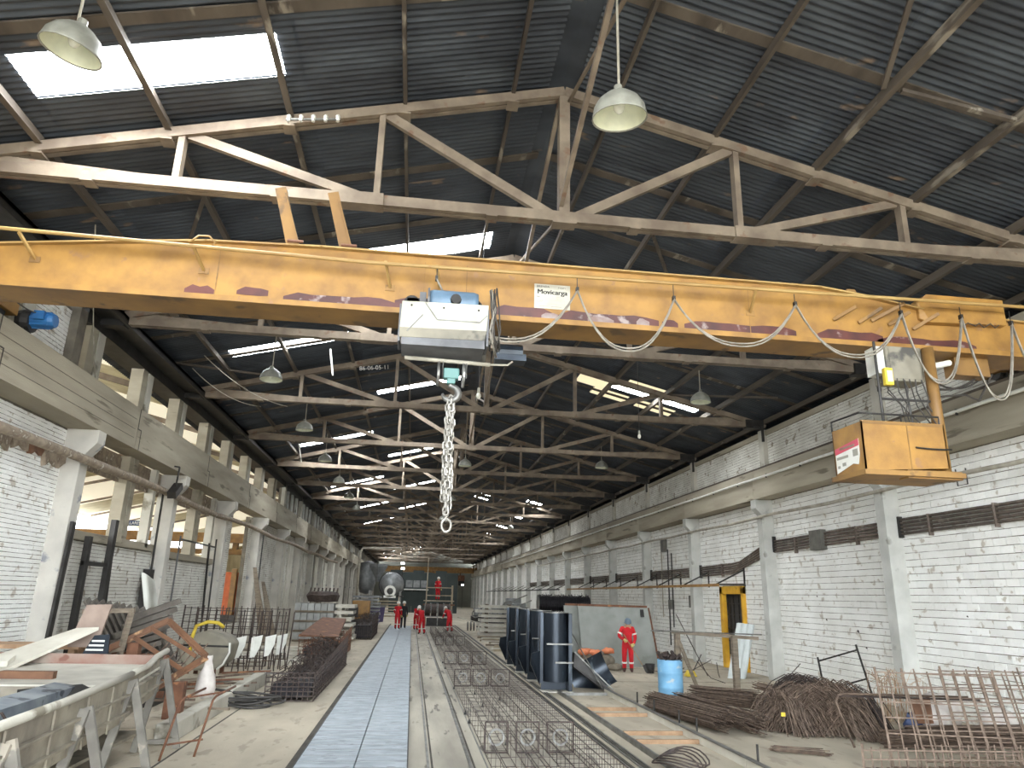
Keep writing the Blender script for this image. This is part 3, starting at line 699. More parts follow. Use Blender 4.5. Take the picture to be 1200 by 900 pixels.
obj('cab_foot', MB().bar((6.9, 9.42, 4.2), (7.75, 9.42, 4.2), .2, .12), 'yellow_dirty', cab)
sg = obj('warning_sign', MB().prism([(6.244, 9.45, 4.33), (6.244, 9.58, 4.36), (6.244, 10.0, 4.27), (6.244, 10.0, 4.64), (6.244, 9.4, 4.70), (6.244, 9.4, 4.48)], (.004, 0, 0)), 'white', cab)
obj('sign_header', MB().prism([(6.241, 10.0, 4.55), (6.241, 10.0, 4.64), (6.241, 9.4, 4.70), (6.241, 9.4, 4.60)], (.002, 0, 0)), 'sign_red', sg)
obj('sign_print', MB().box(6.240, 6.243, 9.68, 9.97, 4.47, 4.51).box(6.240, 6.243, 9.44, 9.56, 4.46, 4.56).box(6.240, 6.243, 9.75, 9.84, 4.36, 4.41).box(6.240, 6.243, 9.9, 9.96, 4.34, 4.38), 'ink_grey', sg)
obj('sign_word', MB().box(6.238, 6.241, 9.5, 9.88, 4.605, 4.64), 'mould_red', sg)
eb = obj('electric_cabinet', box(7.0, 7.6, 9.6, 9.95, 5.68, 6.24), 'hull', cr, bevel=.01)
obj('cabinet_door', box(7.05, 7.56, 9.592, 9.6, 5.72, 6.2), 'hull', eb)
obj('cabinet_side', box(6.86, 7.0, 9.65, 9.9, 5.8, 6.24), 'white', cr)
fl = obj('flood_lamp', box(6.82, 6.95, 9.42, 9.5, 5.55, 5.82), 'yellow_strap', cr, bevel=.01)
obj('lamp_glass', box(6.85, 6.93, 9.413, 9.42, 5.6, 5.77), 'lamp_in', fl)
obj('cab_hanger', MB().tube([(6.75, 9.5, 4.95), (6.75, 9.5, 6.25)], .02, 6).tube([(7.3, 9.6, 5.0), (7.25, 9.6, 5.7)], .014, 6).bar((6.75, 9.5, 5.35), (7.6, 9.5, 5.35), .03, .03), 'steel_dark', cr)
for i in range(7):
    a = (6.9+i*.1, 9.55, 5.70); obj('control_cable', MB().tube([a, (a[0]+U(-.15, .15), 9.5, 5.45+U(-.1, .1)), (a[0]+U(-.1, .2), 9.5, 5.15+U(0, .2)), (a[0]+U(0, .2), 9.45, 4.96)], .01, 5), 'cable_dark', cr)
obj('carriage_wiring', MB().tube(sag((7.7, 9.6, 5.6), (9.2, 10.2, 6.2), .15), .02, 5).tube(sag((7.8, 9.7, 5.75), (9.4, 10.3, 6.3), .25), .016, 5).tube([(7.9, 9.7, 5.5), (8.5, 9.9, 5.62), (8.9, 10.1, 5.6), (9.3, 10.2, 6.1)], .018, 5), 'cable_dark', cr)
obj('torn_bracket', MB().box(8.4, 9.0, 9.9, 10.15, 5.95, 6.25), 'yellow_dirty', cr)
obj('tube_light', MB().tube([(7.75, 9.9, 6.0), (8.35, 9.95, 6.16)], .05, 8), 'white', cr)

# festoon cable, one loop after another
fc = thing('festoon_cable', 'pale festoon cable hanging in loops under the yellow girder', 'cable', (4.5, PY, 6.9))
hang = [(.08, 6.67), (2.11, 6.66), (3.56, 6.64), (5.46, 6.70), (7.18, 6.69), (8.19, 6.70), (9.04, 6.66), (10.1, 6.7)]
low_ = [(1.45, 5.80), (2.8, 5.78), (4.5, 5.97), (6.3, 5.92), (7.65, 5.60), (8.4, 5.40), (9.4, 5.5)]
for i in range(7):
    (xa, za), (xb, zb) = hang[i], hang[i+1]; xm, zm = low_[i]
    lp = None
    for j in range(2):
        n = 16; pts = []
        for t in range(n+1):
            u_ = t/n; x = xa+(xb-xa)*u_; zl = za+(zb-za)*u_
            z = zl-(zl-zm-.05*j)*(1-abs(2*u_-1)**2.4); pts.append((x, PY-.02+.02*j, z))
        o_ = obj('cable_loop' if j == 0 else 'cable_strand', MB().tube(pts, .014, 5), 'cable', lp or fc, smooth=True)
        lp = lp or o_
for i, (x, z) in enumerate(hang):
    obj('cable_clip', MB().box(x-.02, x+.02, PY-.03, PY+.03, z-.02, z+.05).tube([(x, PY, z+.04), (x, PY, 6.88)], .007, 5), 'steel_dark', fc)

# ------------------------------------------------------------------ hoist trolley
ht = thing('hoist_trolley', 'hoist trolley with cream cover and blue motor under the yellow girder', 'hoist', (.2, 9.4, 5.6))
cp = obj('cover_panel', MB().prism([(-.38, 9.2, 5.85), (.80, 9.2, 5.87), (.82, 9.2, 6.26), (-.37, 9.2, 6.24)], (0, .03, 0)), 'cream', ht, bevel=.01)
for x, z in ((-.24, 6.18), (.2, 6.17), (.68, 6.17)): obj('cover_bolt', MB().lathe([(0, -.01), (.014, -.01), (.014, .005)], 8, (x, 9.2, z), 'y'), 'ink', cp)
obj('cover_fold', MB().box(.12, .70, 9.188, 9.2, 5.985, 6.0).bar((-.05, 9.195, 6.22), (.12, 9.195, 5.99), .012, .02, (0, 1, 0)).bar((.70, 9.195, 5.99), (.8, 9.195, 6.1), .012, .02, (0, 1, 0)).bar((-.28, 9.195, 5.8), (-.08, 9.195, 6.05), .012, .02, (0, 1, 0)), 'steel', cp)
obj('lower_skirt', MB().prism([(-.38, 9.21, 5.72), (.78, 9.21, 5.74), (.8, 9.19, 5.87), (-.38, 9.19, 5.85)], (0, .03, 0)), 'hull', ht)
obj('underframe', MB().box(-.35, .78, 9.22, 9.75, 5.62, 5.74), 'hoist_grey', ht)
obj('side_plate', MB().box(-.4, -.37, 9.22, 9.6, 5.66, 6.2), 'hoist_grey', ht); obj('side_plate', MB().box(.8, .83, 9.22, 9.6, 5.66, 6.2), 'hoist_grey', ht)
obj('motor_drum', MB().lathe([(0, -.03), (.17, -.03), (.19, .03), (.19, .6), (.17, .66), (0, .66)], 18, (.02, 9.44, 6.33), 'x'), 'hoist_blue', ht, smooth=True)
obj('motor_flange', MB().lathe([(0, -.01), (.21, -.01), (.21, .02), (0, .02)], 18, (-.02, 9.43, 6.33), 'x').box(-.14, -.05, 9.35, 9.5, 6.2, 6.45), 'hoist_grey', ht)
obj('inspection_hub', MB().lathe([(0, -.02), (.07, -.02), (.08, .03)], 12, (.36, 9.23, 6.33), 'y'), 'steel_dark', ht)
for x in (-.25, .65):
    for y in (9.62, 10.4): obj('trolley_wheel', MB().lathe([(0, -.04), (.11, -.04), (.11, .04), (0, .04)], 14, (x, y, 6.38), 'y'), 'steel_dark', ht)
obj('wheel_bracket', MB().box(-.32, .72, 9.58, 9.61, 5.9, 6.45).box(-.32, .72, 10.41, 10.44, 5.9, 6.45).box(-.32, .72, 9.58, 10.44, 5.9, 5.94), 'steel_dark', ht)
obj('rope_drum', MB().lathe([(0, 0), (.13, 0), (.13, .9), (0, .9)], 14, (-.05, 9.85, 5.78), 'x'), 'steel', ht, smooth=True)
for x in (.19, .24, .52, .57): obj('wire_rope', MB().tube([(x, 9.6, 5.55), (x, 9.6, 5.3)], .008, 5), 'steel', ht)
hb = obj('hook_block', MB().box(.25, .47, 9.52, 9.68, 5.27, 5.42).box(.3, .42, 9.54, 9.66, 5.2, 5.3), 'teal', ht, bevel=.015)
for x in (.16, .51): obj('sheave', MB().lathe([(0, -.015), (.17, -.015), (.17, .015), (0, .015)], 16, (x+.02, 9.6, 5.34), 'x'), 'steel', hb)
pts = []
for i in range(13):
    a = math.radians(100-i*23); pts.append((.36+.105*math.cos(a)*1.05, 9.6, 5.07+.105*math.sin(a)))
rad = [.03, .036, .042, .047, .05, .052, .052, .05, .046, .04, .034, .027, .018]
pts = [(.36, 9.6, 5.24), (.36, 9.6, 5.2)]+pts
obj('hook', MB().tube(pts, [.032, .032]+rad, 8), 'steel', hb, smooth=True)
obj('hook_latch', MB().bar((.40, 9.6, 5.16), (.47, 9.6, 5.07), .02, .02), 'steel', hb)
obj('guide_pole', MB().tube([(-.3, 9.62, 5.56), (.9, 9.62, 5.53)], .03, 8).tube([(.9, 9.62, 5.53), (1.15, 9.62, 5.54), (1.22, 9.62, 5.6)], .015, 6), 'pipe', ht, smooth=True)
for i in range(9):
    x = .82+U(0, .12); obj('supply_cable', MB().tube([(x, 9.25+U(0, .15), 6.55), (x+U(-.05, .06), 9.22, 6.2), (x+U(-.04, .08), 9.25, 5.9), (x+U(-.02, .1), 9.25, 5.5+U(0, .2)), (x+U(-.02, .08), 9.3, 5.75)], .011, 5), 'cable_dark' if i % 3 else 'cable', ht, smooth=True)
obj('travel_motor', MB().lathe([(0, 0), (.12, 0), (.12, .35), (0, .35)], 12, (1.05, 9.95, 5.85), 'x').box(1.0, 1.45, 9.85, 10.1, 5.7, 5.8), 'mould_navy', ht)

# chain hanging from the hook
ch = thing('lifting_chain', 'bunch of grey steel chain hanging from the crane hook', 'chain', (.37, 9.6, 3.15))
def link_mesh(L=.11, W=.07, r=.014):
    pts = []
    for i in range(10):
        a = 2*math.pi*i/10; pts.append((W/2*math.cos(a), 0, L/2*math.sin(a)*.6+(L*.2 if math.sin(a) > 0 else -L*.2)))
    return pts
for sx, sy, z0, z1 in ((-.045, 0, 4.95, 3.55), (.045, .02, 4.93, 3.5), (0, -.035, 4.95, 3.42), (.02, .05, 4.9, 3.7), (-.03, .045, 4.9, 3.75)):
    mb = MB(); z = z0; i = 0
    while z > z1:
        a = (0 if i % 2 else math.pi/2)+U(-.3, .3)+sx*9; base = link_mesh(); ox = U(-.008, .008)
        mb.tube([(.37+sx*(1-.3*(z-z1)/(z0-z1))+ox+p[0]*math.cos(a), 9.6+sy+p[0]*math.sin(a), z+p[2]) for p in base], .0135, 5, close=True)
        z -= .088; i += 1
    obj('chain_strand', mb, 'chain', ch, kind='stuff')
obj('top_link', MB().tube([(.37+.03*math.cos(a), 9.6, 4.99+.06*math.sin(a)) for a in [2*math.pi*i/12 for i in range(12)]], .013, 6, close=True), 'chain', ch, smooth=True)
obj('end_ring', MB().tube([(.39+.062*math.cos(a), 9.6, 3.27+.085*math.sin(a)) for a in [2*math.pi*i/16 for i in range(16)]], .017, 7, close=True), 'chain', ch, smooth=True)
for i in range(3): obj('end_link', MB().tube([(.385+.025*math.cos(a)*(1 if i % 2 else .2), 9.6+.025*math.cos(a)*(.2 if i % 2 else 1), 3.37+i*.055+.042*math.sin(a)) for a in [2*math.pi*j/10 for j in range(10)]], .012, 5, close=True), 'chain', ch, smooth=True)

# ------------------------------------------------------------------ lamps
def dome_lamp(label, x, y, z, d, tilt=(0, 0), group='dome lamps under the roof'):
    L = thing('dome_lamp', label, 'lamp', (x, y, z), group, local=True)
    R = d/2; zt_ = zroof(x)-.2-z
    head = obj('shade', MB().lathe([(.05, R*1.0), (.10, R*.98), (R*.5, R*.86), (R*.78, R*.62), (R*.94, R*.34), (R, 0), (R*1.02, -.02), (R*.98, -.02), (R*.9, R*.33), (R*.74, R*.58), (R*.46, R*.8), (0, R*.9)], 24), 'lamp_shade', L, smooth=True)
    obj('reflector', MB().lathe([(R*.97, -.005), (R*.88, R*.3), (R*.72, R*.55), (R*.44, R*.76), (0, R*.84)], 24), 'lamp_in', head, smooth=True)
    obj('socket', MB().lathe([(0, R*1.25), (.05, R*1.25), (.06, R*.95), (0, R*.95)], 10), 'lamp_shade', head)
    obj('lamp_bulb', MB().ball((0, 0, R*.45), R*.22, 10, 6, (1, 1, 1.5)), 'bulb', head, smooth=True)
    head.rotation_euler = (tilt[0], tilt[1], 0)
    obj('rod', MB().tube([(0, 0, R*1.2), (0, 0, zt_)], .016, 6), 'pipe', L)
    return L
dome_lamp('large dome lamp hung beside the skylight nearest the crane girder', -4.26, 7.45, 8.3, .66, (.1, .2))
dome_lamp('large dome lamp on a long rod under the roof ridge', 2.15, 7.2, 8.0, .66, (.12, -.06))
for i, y in enumerate((19.9, 26.4, 32.9, 39.4, 45.9, 52.4)):
    dome_lamp('%s dome lamp beyond the crane under the left roof slope' % ORD[i], -4.26, y, 8.05, .62, (U(-.05, .05), U(-.05, .05)), 'dome lamps under the left slope')
for i, y in enumerate((33.6, 46.6, 59.6)): dome_lamp('%s dome lamp beyond the crane hanging from the ridge' % ORD[i], 2.12, y, 8.25, .62, (0, 0), 'dome lamps along the ridge')
for i, y in enumerate((20.5, 32.7, 52.0, 65.8)): dome_lamp('%s dome lamp beyond the crane under the right roof slope' % ORD[i], 8.5, y, 8.3, .62, (0, .04), 'dome lamps under the right slope')
for x, y, z, lb_ in ((1.2, 15.3, 6.6, 'bare bulb on a cord just behind the hoist trolley'), (6.7, 21.1, 7.2, 'bare bulb on a cord below the patched right skylights')):
    B = thing('hanging_bulb', lb_, 'bulb', (x, y, z), None, local=True)
    obj('cord', MB().tube([(0, 0, .2), (0, 0, zroof(x)-z-.2)], .008, 5), 'cable_dark', B)
    obj('holder', MB().lathe([(0, .22), (.03, .22), (.035, .1), (0, .1)], 10), 'plate', B)
    obj('glass', MB().ball((0, 0, .04), .055, 10, 7, (1, 1, 1.35)), 'bulb', B, smooth=True)
# strut-mounted fluorescent battens near the skylights
for x, y, x2 in ((-3.0, 21.9, -2.85), (-5.7, 34.2, -5.5)):
    one('roof_prop', MB().bar((x, y, zroof(x)-.15), (x2, y, zroof(x)-1.0), .1, .05), 'white', (x, y, zroof(x)-1.0), 'white bent prop hanging beside a far left skylight', 'prop', 'white props under the skylights')
# insulators on the near truss
ins = thing('insulator_rack', 'small rack of pale insulators under the near truss top chord', 'insulator', (-1.9, 10.2, 9.62))
obj('rack_bar', MB().bar((-2.45, 10.2, 9.62), (-1.6, 10.2, 9.72), .03, .03), 'steel', ins)
for i in range(5):
    x = -2.4+i*.19; obj('insulator', MB().lathe([(0, -.06), (.03, -.06), (.02, -.03), (.04, -.01), (.02, .01), (.04, .03), (.02, .06), (0, .06)], 10, (x, 10.17, 9.62+.12*(x+2.45))), 'chalk', ins)
text('86-06-05-11', .2, 'chalk', ce, (-1.7, 23.3, 9.62), (math.pi/2, -.12, 0), 'chalk_numbers')

# ------------------------------------------------------------------ people
def person(label, loc, rz, ov=None, helmet='helmet_white', suit='red', s=1.0, group=None, bands=True, glove='glove'):
    J = dict(pel=(0, 0, .94), spi=(0, 0, 1.13), che=(0, -.01, 1.34), nec=(0, -.01, 1.49), h1=(0, -.03, 1.575), h2=(0, -.03, 1.655), h3=(0, -.02, 1.72),
             shL=(.19, 0, 1.42), elL=(.25, .02, 1.14), wrL=(.24, -.08, .90), haL=(.235, -.10, .84), shR=(-.19, 0, 1.42), elR=(-.25, .02, 1.14), wrR=(-.24, -.08, .90), haR=(-.235, -.10, .84),
             hiL=(.10, 0, .88), knL=(.115, -.03, .49), anL=(.12, .02, .10), toL=(.13, -.15, .045), hiR=(-.10, 0, .88), knR=(-.115, -.03, .49), anR=(-.12, .02, .10), toR=(-.13, -.15, .045))
    if ov: J.update(ov)
    Rd = dict(pel=(.155, .125), spi=(.145, .115), che=(.17, .125), nec=(.062, .06), h1=(.075, .09), h2=(.085, .10), h3=(.05, .06), sh=(.085, .085), el=(.062, .062), wr=(.05, .05), ha=(.035, .03), hi=(.115, .12), kn=(.085, .085), an=(.07, .07), to=(.05, .045))
    names = list(J); idx = {n: i for i, n in enumerate(names)}
    E = [('pel', 'spi'), ('spi', 'che'), ('che', 'nec'), ('nec', 'h1'), ('h1', 'h2'), ('h2', 'h3')]
    for q in 'LR': E += [('che', 'sh'+q), ('sh'+q, 'el'+q), ('el'+q, 'wr'+q), ('wr'+q, 'ha'+q), ('pel', 'hi'+q), ('hi'+q, 'kn'+q), ('kn'+q, 'an'+q), ('an'+q, 'to'+q)]
    me = bpy.data.meshes.new('b'); me.from_pydata([J[n] for n in names], [(idx[a], idx[b]) for a, b in E], [])
    t = bpy.data.objects.new('b', me); C.objects.link(t); t.modifiers.new('s', 'SKIN'); t.modifiers.new('u', 'SUBSURF').levels = 1
    for n in names:
        d = me.skin_vertices[0].data[idx[n]]; d.radius = Rd[n] if n in Rd else Rd[n[:2]]; d.use_root = n == 'pel'
    bm_ = bpy.data.meshes.new_from_object(t.evaluated_get(bpy.context.evaluated_depsgraph_get())); bpy.data.objects.remove(t)
    bm_.materials.clear()
    for q in (suit, 'skin', 'boot', glove): bm_.materials.append(MATS[q])
    cls = {('nec', 'h1'): 1, ('h1', 'h2'): 1, ('h2', 'h3'): 1}
    for q in 'LR': cls[('wr'+q, 'ha'+q)] = 3; cls[('an'+q, 'to'+q)] = 2
    for f in bm_.polygons:
        c_ = f.center; best = 9; k_ = 0
        for a, b in E:
            p, q = vec(J[a]), vec(J[b]); t_ = max(0, min(1, (c_-p).dot(q-p)/max(1e-9, (q-p).length_squared))); dd = (c_-p.lerp(q, t_)).length
            if dd < best: best = dd; k_ = cls.get((a, b), 0)
        f.material_index = k_; f.use_smooth = True
    P = thing('person', label, 'person', loc, group, rz=rz, local=True); P.scale = (s, s, s)
    b = bpy.data.objects.new('body', bm_); C.objects.link(b); b.parent = P
    h2 = vec(J['h2']); up_ = (vec(J['h3'])-vec(J['h1'])).normalized()
    hm = MB().lathe([(.135, -.015), (.118, 0), (.118, .05), (.10, .10), (.06, .135), (0, .145)], 16).box(-.06, .06, -.175, -.10, -.016, -.004)
    q = vec((0, 0, 1)).rotation_difference(up_); o_ = obj('helmet', hm, helmet, P, smooth=True); o_.rotation_mode = 'QUATERNION'; o_.rotation_quaternion = q; o_.location = h2+up_*.025
    fm = MB().bar((0, -.095, .0), (0, -.125, -.04), .028, .03).ball((.095, 0, -.03), .028, 6, 4, (.5, 1, 1.3)).ball((-.095, 0, -.03), .028, 6, 4, (.5, 1, 1.3)).box(-.03, .03, -.10, -.09, -.085, -.075)
    o_ = obj('face', fm, 'skin', P, smooth=True); o_.rotation_mode = 'QUATERNION'; o_.rotation_quaternion = q; o_.location = h2
    ey = obj('eyes', MB().ball((.033, -.092, .0), .012, 6, 4).ball((-.033, -.092, .0), .012, 6, 4), 'ink', P); ey.rotation_mode = 'QUATERNION'; ey.rotation_quaternion = q; ey.location = h2
    for sd in 'LR':
        w0, h0 = vec(J['wr'+sd]), vec(J['ha'+sd]); d = (h0-w0).normalized(); side = d.cross(vec((0, -1, .2))).normalized(); nrm = side.cross(d)
        hd = MB().bar(w0+d*.02, w0+d*.10, .085, .035, nrm)
        for f_ in range(4):
            a = w0+d*.095+side*(-.032+.021*f_); l = (.062, .072, .068, .052)[f_]
            hd.tube([a, a+d*l*.6, a+d*l*.85+nrm*.03, a+d*l*.7+nrm*.055], .0095, 5)
        a = w0+d*.045+side*.042; hd.tube([a, a+side*.025+d*.03, a+side*.02+d*.06+nrm*.02], .011, 5)
        obj('glove' if glove == 'glove' else 'hand', hd, glove, P, smooth=True)
    if bands:
        for a, b_, t_, r in (('knL', 'anL', .45, .088), ('knR', 'anR', .45, .088), ('shL', 'elL', .6, .083), ('shR', 'elR', .6, .083)):
            p, q_ = vec(J[a]), vec(J[b_]); d = (q_-p).normalized(); c_ = p.lerp(q_, t_)
            obj('reflective_band', MB().tube([c_-d*.025, c_+d*.025], r, 12), 'band', P, smooth=False)
    return P
BEND = dict(spi=(0, -.06, 1.11), che=(0, -.22, 1.27), nec=(0, -.32, 1.36), h1=(0, -.40, 1.40), h2=(0, -.45, 1.46), h3=(0, -.48, 1.52), shL=(.19, -.25, 1.33), shR=(-.19, -.25, 1.33), elL=(.25, -.35, 1.06), elR=(-.25, -.35, 1.06), wrL=(.18, -.50, .92), wrR=(-.18, -.50, .92), haL=(.15, -.55, .88), haR=(-.15, -.55, .88), knL=(.12, -.08, .49), knR=(-.12, -.03, .49), anL=(.13, -.02, .1), anR=(-.13, .12, .1), toL=(.14, -.2, .045), toR=(-.14, -.05, .045))
SWEEP = dict(che=(0, -.07, 1.33), nec=(0, -.11, 1.47), h1=(.01, -.17, 1.53), h2=(.015, -.20, 1.60), h3=(.02, -.215, 1.665), spi=(0, -.02, 1.13), elR=(-.30, -.08, 1.16), wrR=(-.12, -.26, 1.06), haR=(-.06, -.30, 1.03), elL=(.27, -.05, 1.13), wrL=(.20, -.24, .92), haL=(.16, -.29, .88), shL=(.19, -.04, 1.41), shR=(-.19, -.04, 1.41))
person('person in red coveralls and dark cap sweeping by the leaning concrete slabs', (7.44, 25.4, 0), -.25, SWEEP, 'helmet_grey', bands=True)
sh = thing('long_handled_shovel', 'long handled shovel held by the sweeping person', 'shovel', (8.0, 25.0, .01))
obj('handle', MB().tube([(7.22, 25.1, 1.25), (7.86, 25.0, .22)], .016, 6), 'wood', sh)
obj('blade', MB().prism([(7.82, 24.98, .26), (7.92, 24.98, .28), (8.12, 24.94, .04), (7.98, 24.9, .02), (7.9, 24.92, .06)], (.0, .02, .01)), 'steel_dark', sh)
bk = thing('black_bucket', 'small black bucket on the floor next to the sweeping person', 'bucket', (8.15, 25.2, 0))
obj('pail', MB().lathe([(0, .0), (.13, 0), (.17, .3), (.16, .3), (.12, .02), (0, .02)], 16, (8.15, 25.2, 0)), 'ink', bk, smooth=True)
obj('bail', MB().tube([(8.15+.165*math.cos(a), 25.2, .3+.12*math.sin(a)) for a in [math.pi*i/8 for i in range(9)]], .008, 5), 'steel', bk)
person('person in red coveralls and white helmet standing on the casting bed', (-.88, 51.8, .07), math.pi-.3, dict(wrL=(.22, -.2, 1.0), haL=(.2, -.25, .98)))
person('person in dark clothes behind the red worker on the casting bed', (-.5, 53.2, .07), math.pi, None, 'helmet_white', 'dark_cloth', bands=False)
person('person in red coveralls bending over the cages with head lowered', (.72, 47.0, .012), math.pi+.5, BEND)
person('person in red coveralls stooping behind the bending worker', (.38, 52.5, .012), math.pi-.4, BEND)
person('person in red coveralls with one arm stretched out to a pale rod', (2.6, 50.4, .012), math.pi+.7, dict(BEND, wrR=(-.5, -.6, .95), elR=(-.4, -.4, 1.08), haR=(-.56, -.65, .92)))
person('person in red coveralls standing up on the scaffold deck', (2.03, 60.0, 1.93), math.pi-.6, None)
one('pale_rod', MB().bar((3.1, 50.6, .95), (4.9, 51.0, .55), .06, .06), 'conc_light', (4.0, 50.8, .55), 'pale straight rod held by the worker with the outstretched arm', 'rod')

# scaffold
sf = thing('scaffold', 'low wooden scaffold with guard rails behind the workers', 'scaffold', (2.1, 60.2, 0))
for x in (1.15, 3.2):
    for y in (59.7, 60.9): obj('upright', MB().bar((x, y, 0), (x, y, 3.1 if x > 2 or y > 60 else 5.2), .08, .08), 'scaffold', sf)
for z in (2.3, 2.9): obj('guard_rail', MB().bar((1.1, 59.7, z), (3.25, 59.7, z), .06, .08), 'scaffold', sf)
for i in range(4): obj('deck_board', box(.95, 3.35, 59.6+i*.35, 59.93+i*.35, 1.85, 1.92), 'scaffold', sf)
obj('cross_beam', MB().bar((.9, 59.6, 1.6), (3.4, 59.6, 1.6), .08, .12).bar((1, 59.65, 1.1), (3.3, 59.65, 1.1), .06, .08), 'rust_brown', sf)
# cable reels under the scaffold
for i in range(4):
    x = 1.25+i*.5
    rl = thing('cable_reel', 'dark cable reel standing below the scaffold', 'reel', (x, 58.8, 0), 'cable reels below the scaffold')
    obj('drum', MB().lathe([(0, -.2), (.45, -.2), (.45, .2), (0, .2)], 18, (x, 58.8, 1.2), 'x'), 'rebar_dark', rl, smooth=False)
    for d in (-.21, .2): obj('flange', MB().lathe([(0, 0), (.55, 0), (.55, .03), (0, .03)], 20, (x+d, 58.8, 1.2), 'x'), 'steel', rl)
fr = thing('reel_stand', 'dark steel stand carrying the cable reels', 'stand', (2, 58.7, 0))
for x in (1.0, 2.05, 3.15): obj('post', box(x-.04, x+.04, 58.3, 58.38, 0, 1.3), 'steel', fr)
obj('rail', MB().bar((.95, 58.3, .75), (3.2, 58.3, .75), .06, .08), 'steel', fr); obj('front_panel', box(1.2, 3.0, 58.35, 58.45, .05, .65), 'steel_dark', fr); obj('spindle', MB().tube([(.95, 58.8, 1.2), (3.2, 58.8, 1.2)], .04, 8), 'steel', fr)
for x in (1.0, 3.15): obj('foot', MB().bar((x, 58.3, .03), (x, 59.3, .03), .08, .06).bar((x, 58.8, .03), (x, 58.8, 1.2), .06, .06), 'steel', fr)

# ------------------------------------------------------------------ machinery at the far end
mx = thing('concrete_mixer', 'large grey concrete mixing plant at the far left end', 'mixer', (-3.1, 84, 0))
obj('mixer_drum', MB().lathe([(0, -1.6), (.9, -1.5), (1.35, -.4), (1.35, .5), (.9, 1.5), (.55, 1.7), (.5, 1.7)], 20, (-2.3, 84, 3.3), 'y'), 'galv', mx, smooth=True)
obj('drum_band', MB().lathe([(1.36, -.1), (1.44, -.1), (1.44, .1), (1.36, .1)], 20, (-2.3, 84, 3.3), 'y'), 'steel_dark', mx)
obj('feed_hopper', MB().lathe([(.25, 3.6), (.3, 4.0), (1.0, 5.2), (1.0, 5.5)], 4, (-3.9, 84, 0)), 'galv', mx)
obj('silo', MB().lathe([(0, 2.2), (.7, 2.4), (1.0, 3.4), (1.0, 5.6), (0, 5.9)], 16, (-5.2, 86, 0)), 'galv', mx, smooth=True)
for x in (-4.6, -1.3):
    for y in (82.8, 85.2): obj('leg', box(x-.1, x+.1, y-.1, y+.1, 0, 2.6), 'steel', mx)
obj('platform', box(-5.6, -1.0, 82.6, 85.6, 2.0, 2.12), 'steel_dark', mx)
obj('motor_ring', MB().lathe([(.35, -.1), (.62, -.1), (.62, .15), (.35, .15)], 16, (-2.4, 82.3, 2.6), 'y').box(-3.05, -1.75, 82.2, 82.4, 1.9, 2.15), 'white', mx)
for i in range(6): obj('step', box(-3.6, -1.4, 80.6+i*.3, 80.9+i*.3, .3*i, .3*i+.1), 'scaffold', mx)
obj('stringer', MB().bar((-3.6, 80.6, 0), (-3.6, 82.6, 2.0), .08, .2).bar((-1.4, 80.6, 0), (-1.4, 82.6, 2.0), .08, .2), 'scaffold', mx)
obj('tall_pipe', MB().tube([(-5.9, 82, 0), (-5.9, 82, 6.6), (-5.6, 82, 7.1), (-1.5, 82, 7.15)], .14, 10), 'pipe', mx, smooth=True)
wall_p = thing('partition_screen', 'dark green partition screen behind the mixing plant', 'partition', (0, 100, 0))
for i in range(6): obj('screen_panel', box(-3.0+i*1.5, -1.52+i*1.5, 100, 100.1, 0, 5.4-.3*(i % 2)), 'teal_dark', wall_p)
for x0, z0 in ((-.9, 3.2), (0.1, 3.2), (1.1, 3.2)): obj('window_pane', box(x0, x0+.85, 99.94, 100, z0, z0+.9), 'galv', wall_p)
obj('shelf_board', box(-1.2, 2.1, 99.7, 100, 2.85, 3.0), 'white', wall_p)
for x, y, z, lb_ in ((9.3, 140, 4.2, 'bright work light on the end wall'), (-1.3, 88, 5.8, 'upper bright work light by the mixing plant'), (-1.25, 87.5, 5.2, 'lower bright work light by the mixing plant')):
    wlp = thing('work_light', lb_, 'light', (x, y, z), local=True)
    obj('housing', MB().box(-.2, .2, 0, .12, -.15, .15), 'steel_dark', wlp); obj('diffuser', box(-.17, .17, -.015, 0, -.12, .12), 'led', wlp)
    obj('bracket', MB().bar((0, .1, .1), (0, .1, -z), .06, .06), 'steel_dark', wlp)
cr2 = thing('overhead_crane', 'distant yellow overhead crane near the end of the hall', 'crane', (2.1, 140, 6.3))
obj('web_plate', box(-7.0, 11.3, 139.8, 140.3, 6.3, 7.3), 'yellow', cr2)
obj('hoist_body', box(3.6, 5.2, 139.3, 139.8, 5.9, 6.6), 'yellow_dirty', cr2); obj('hanging_cab', box(8.0, 9.6, 139.4, 140.4, 4.9, 5.9), 'rust', cr2)
for x in (-7.43, 11.6): obj('end_carriage', box(x-.16, x+.16, 138, 142.2, 6.9, 7.3), 'yellow_dirty', cr2)
obj('cab_hanger', box(8.7, 8.9, 139.9, 140.1, 5.9, 6.4), 'rust', cr2)

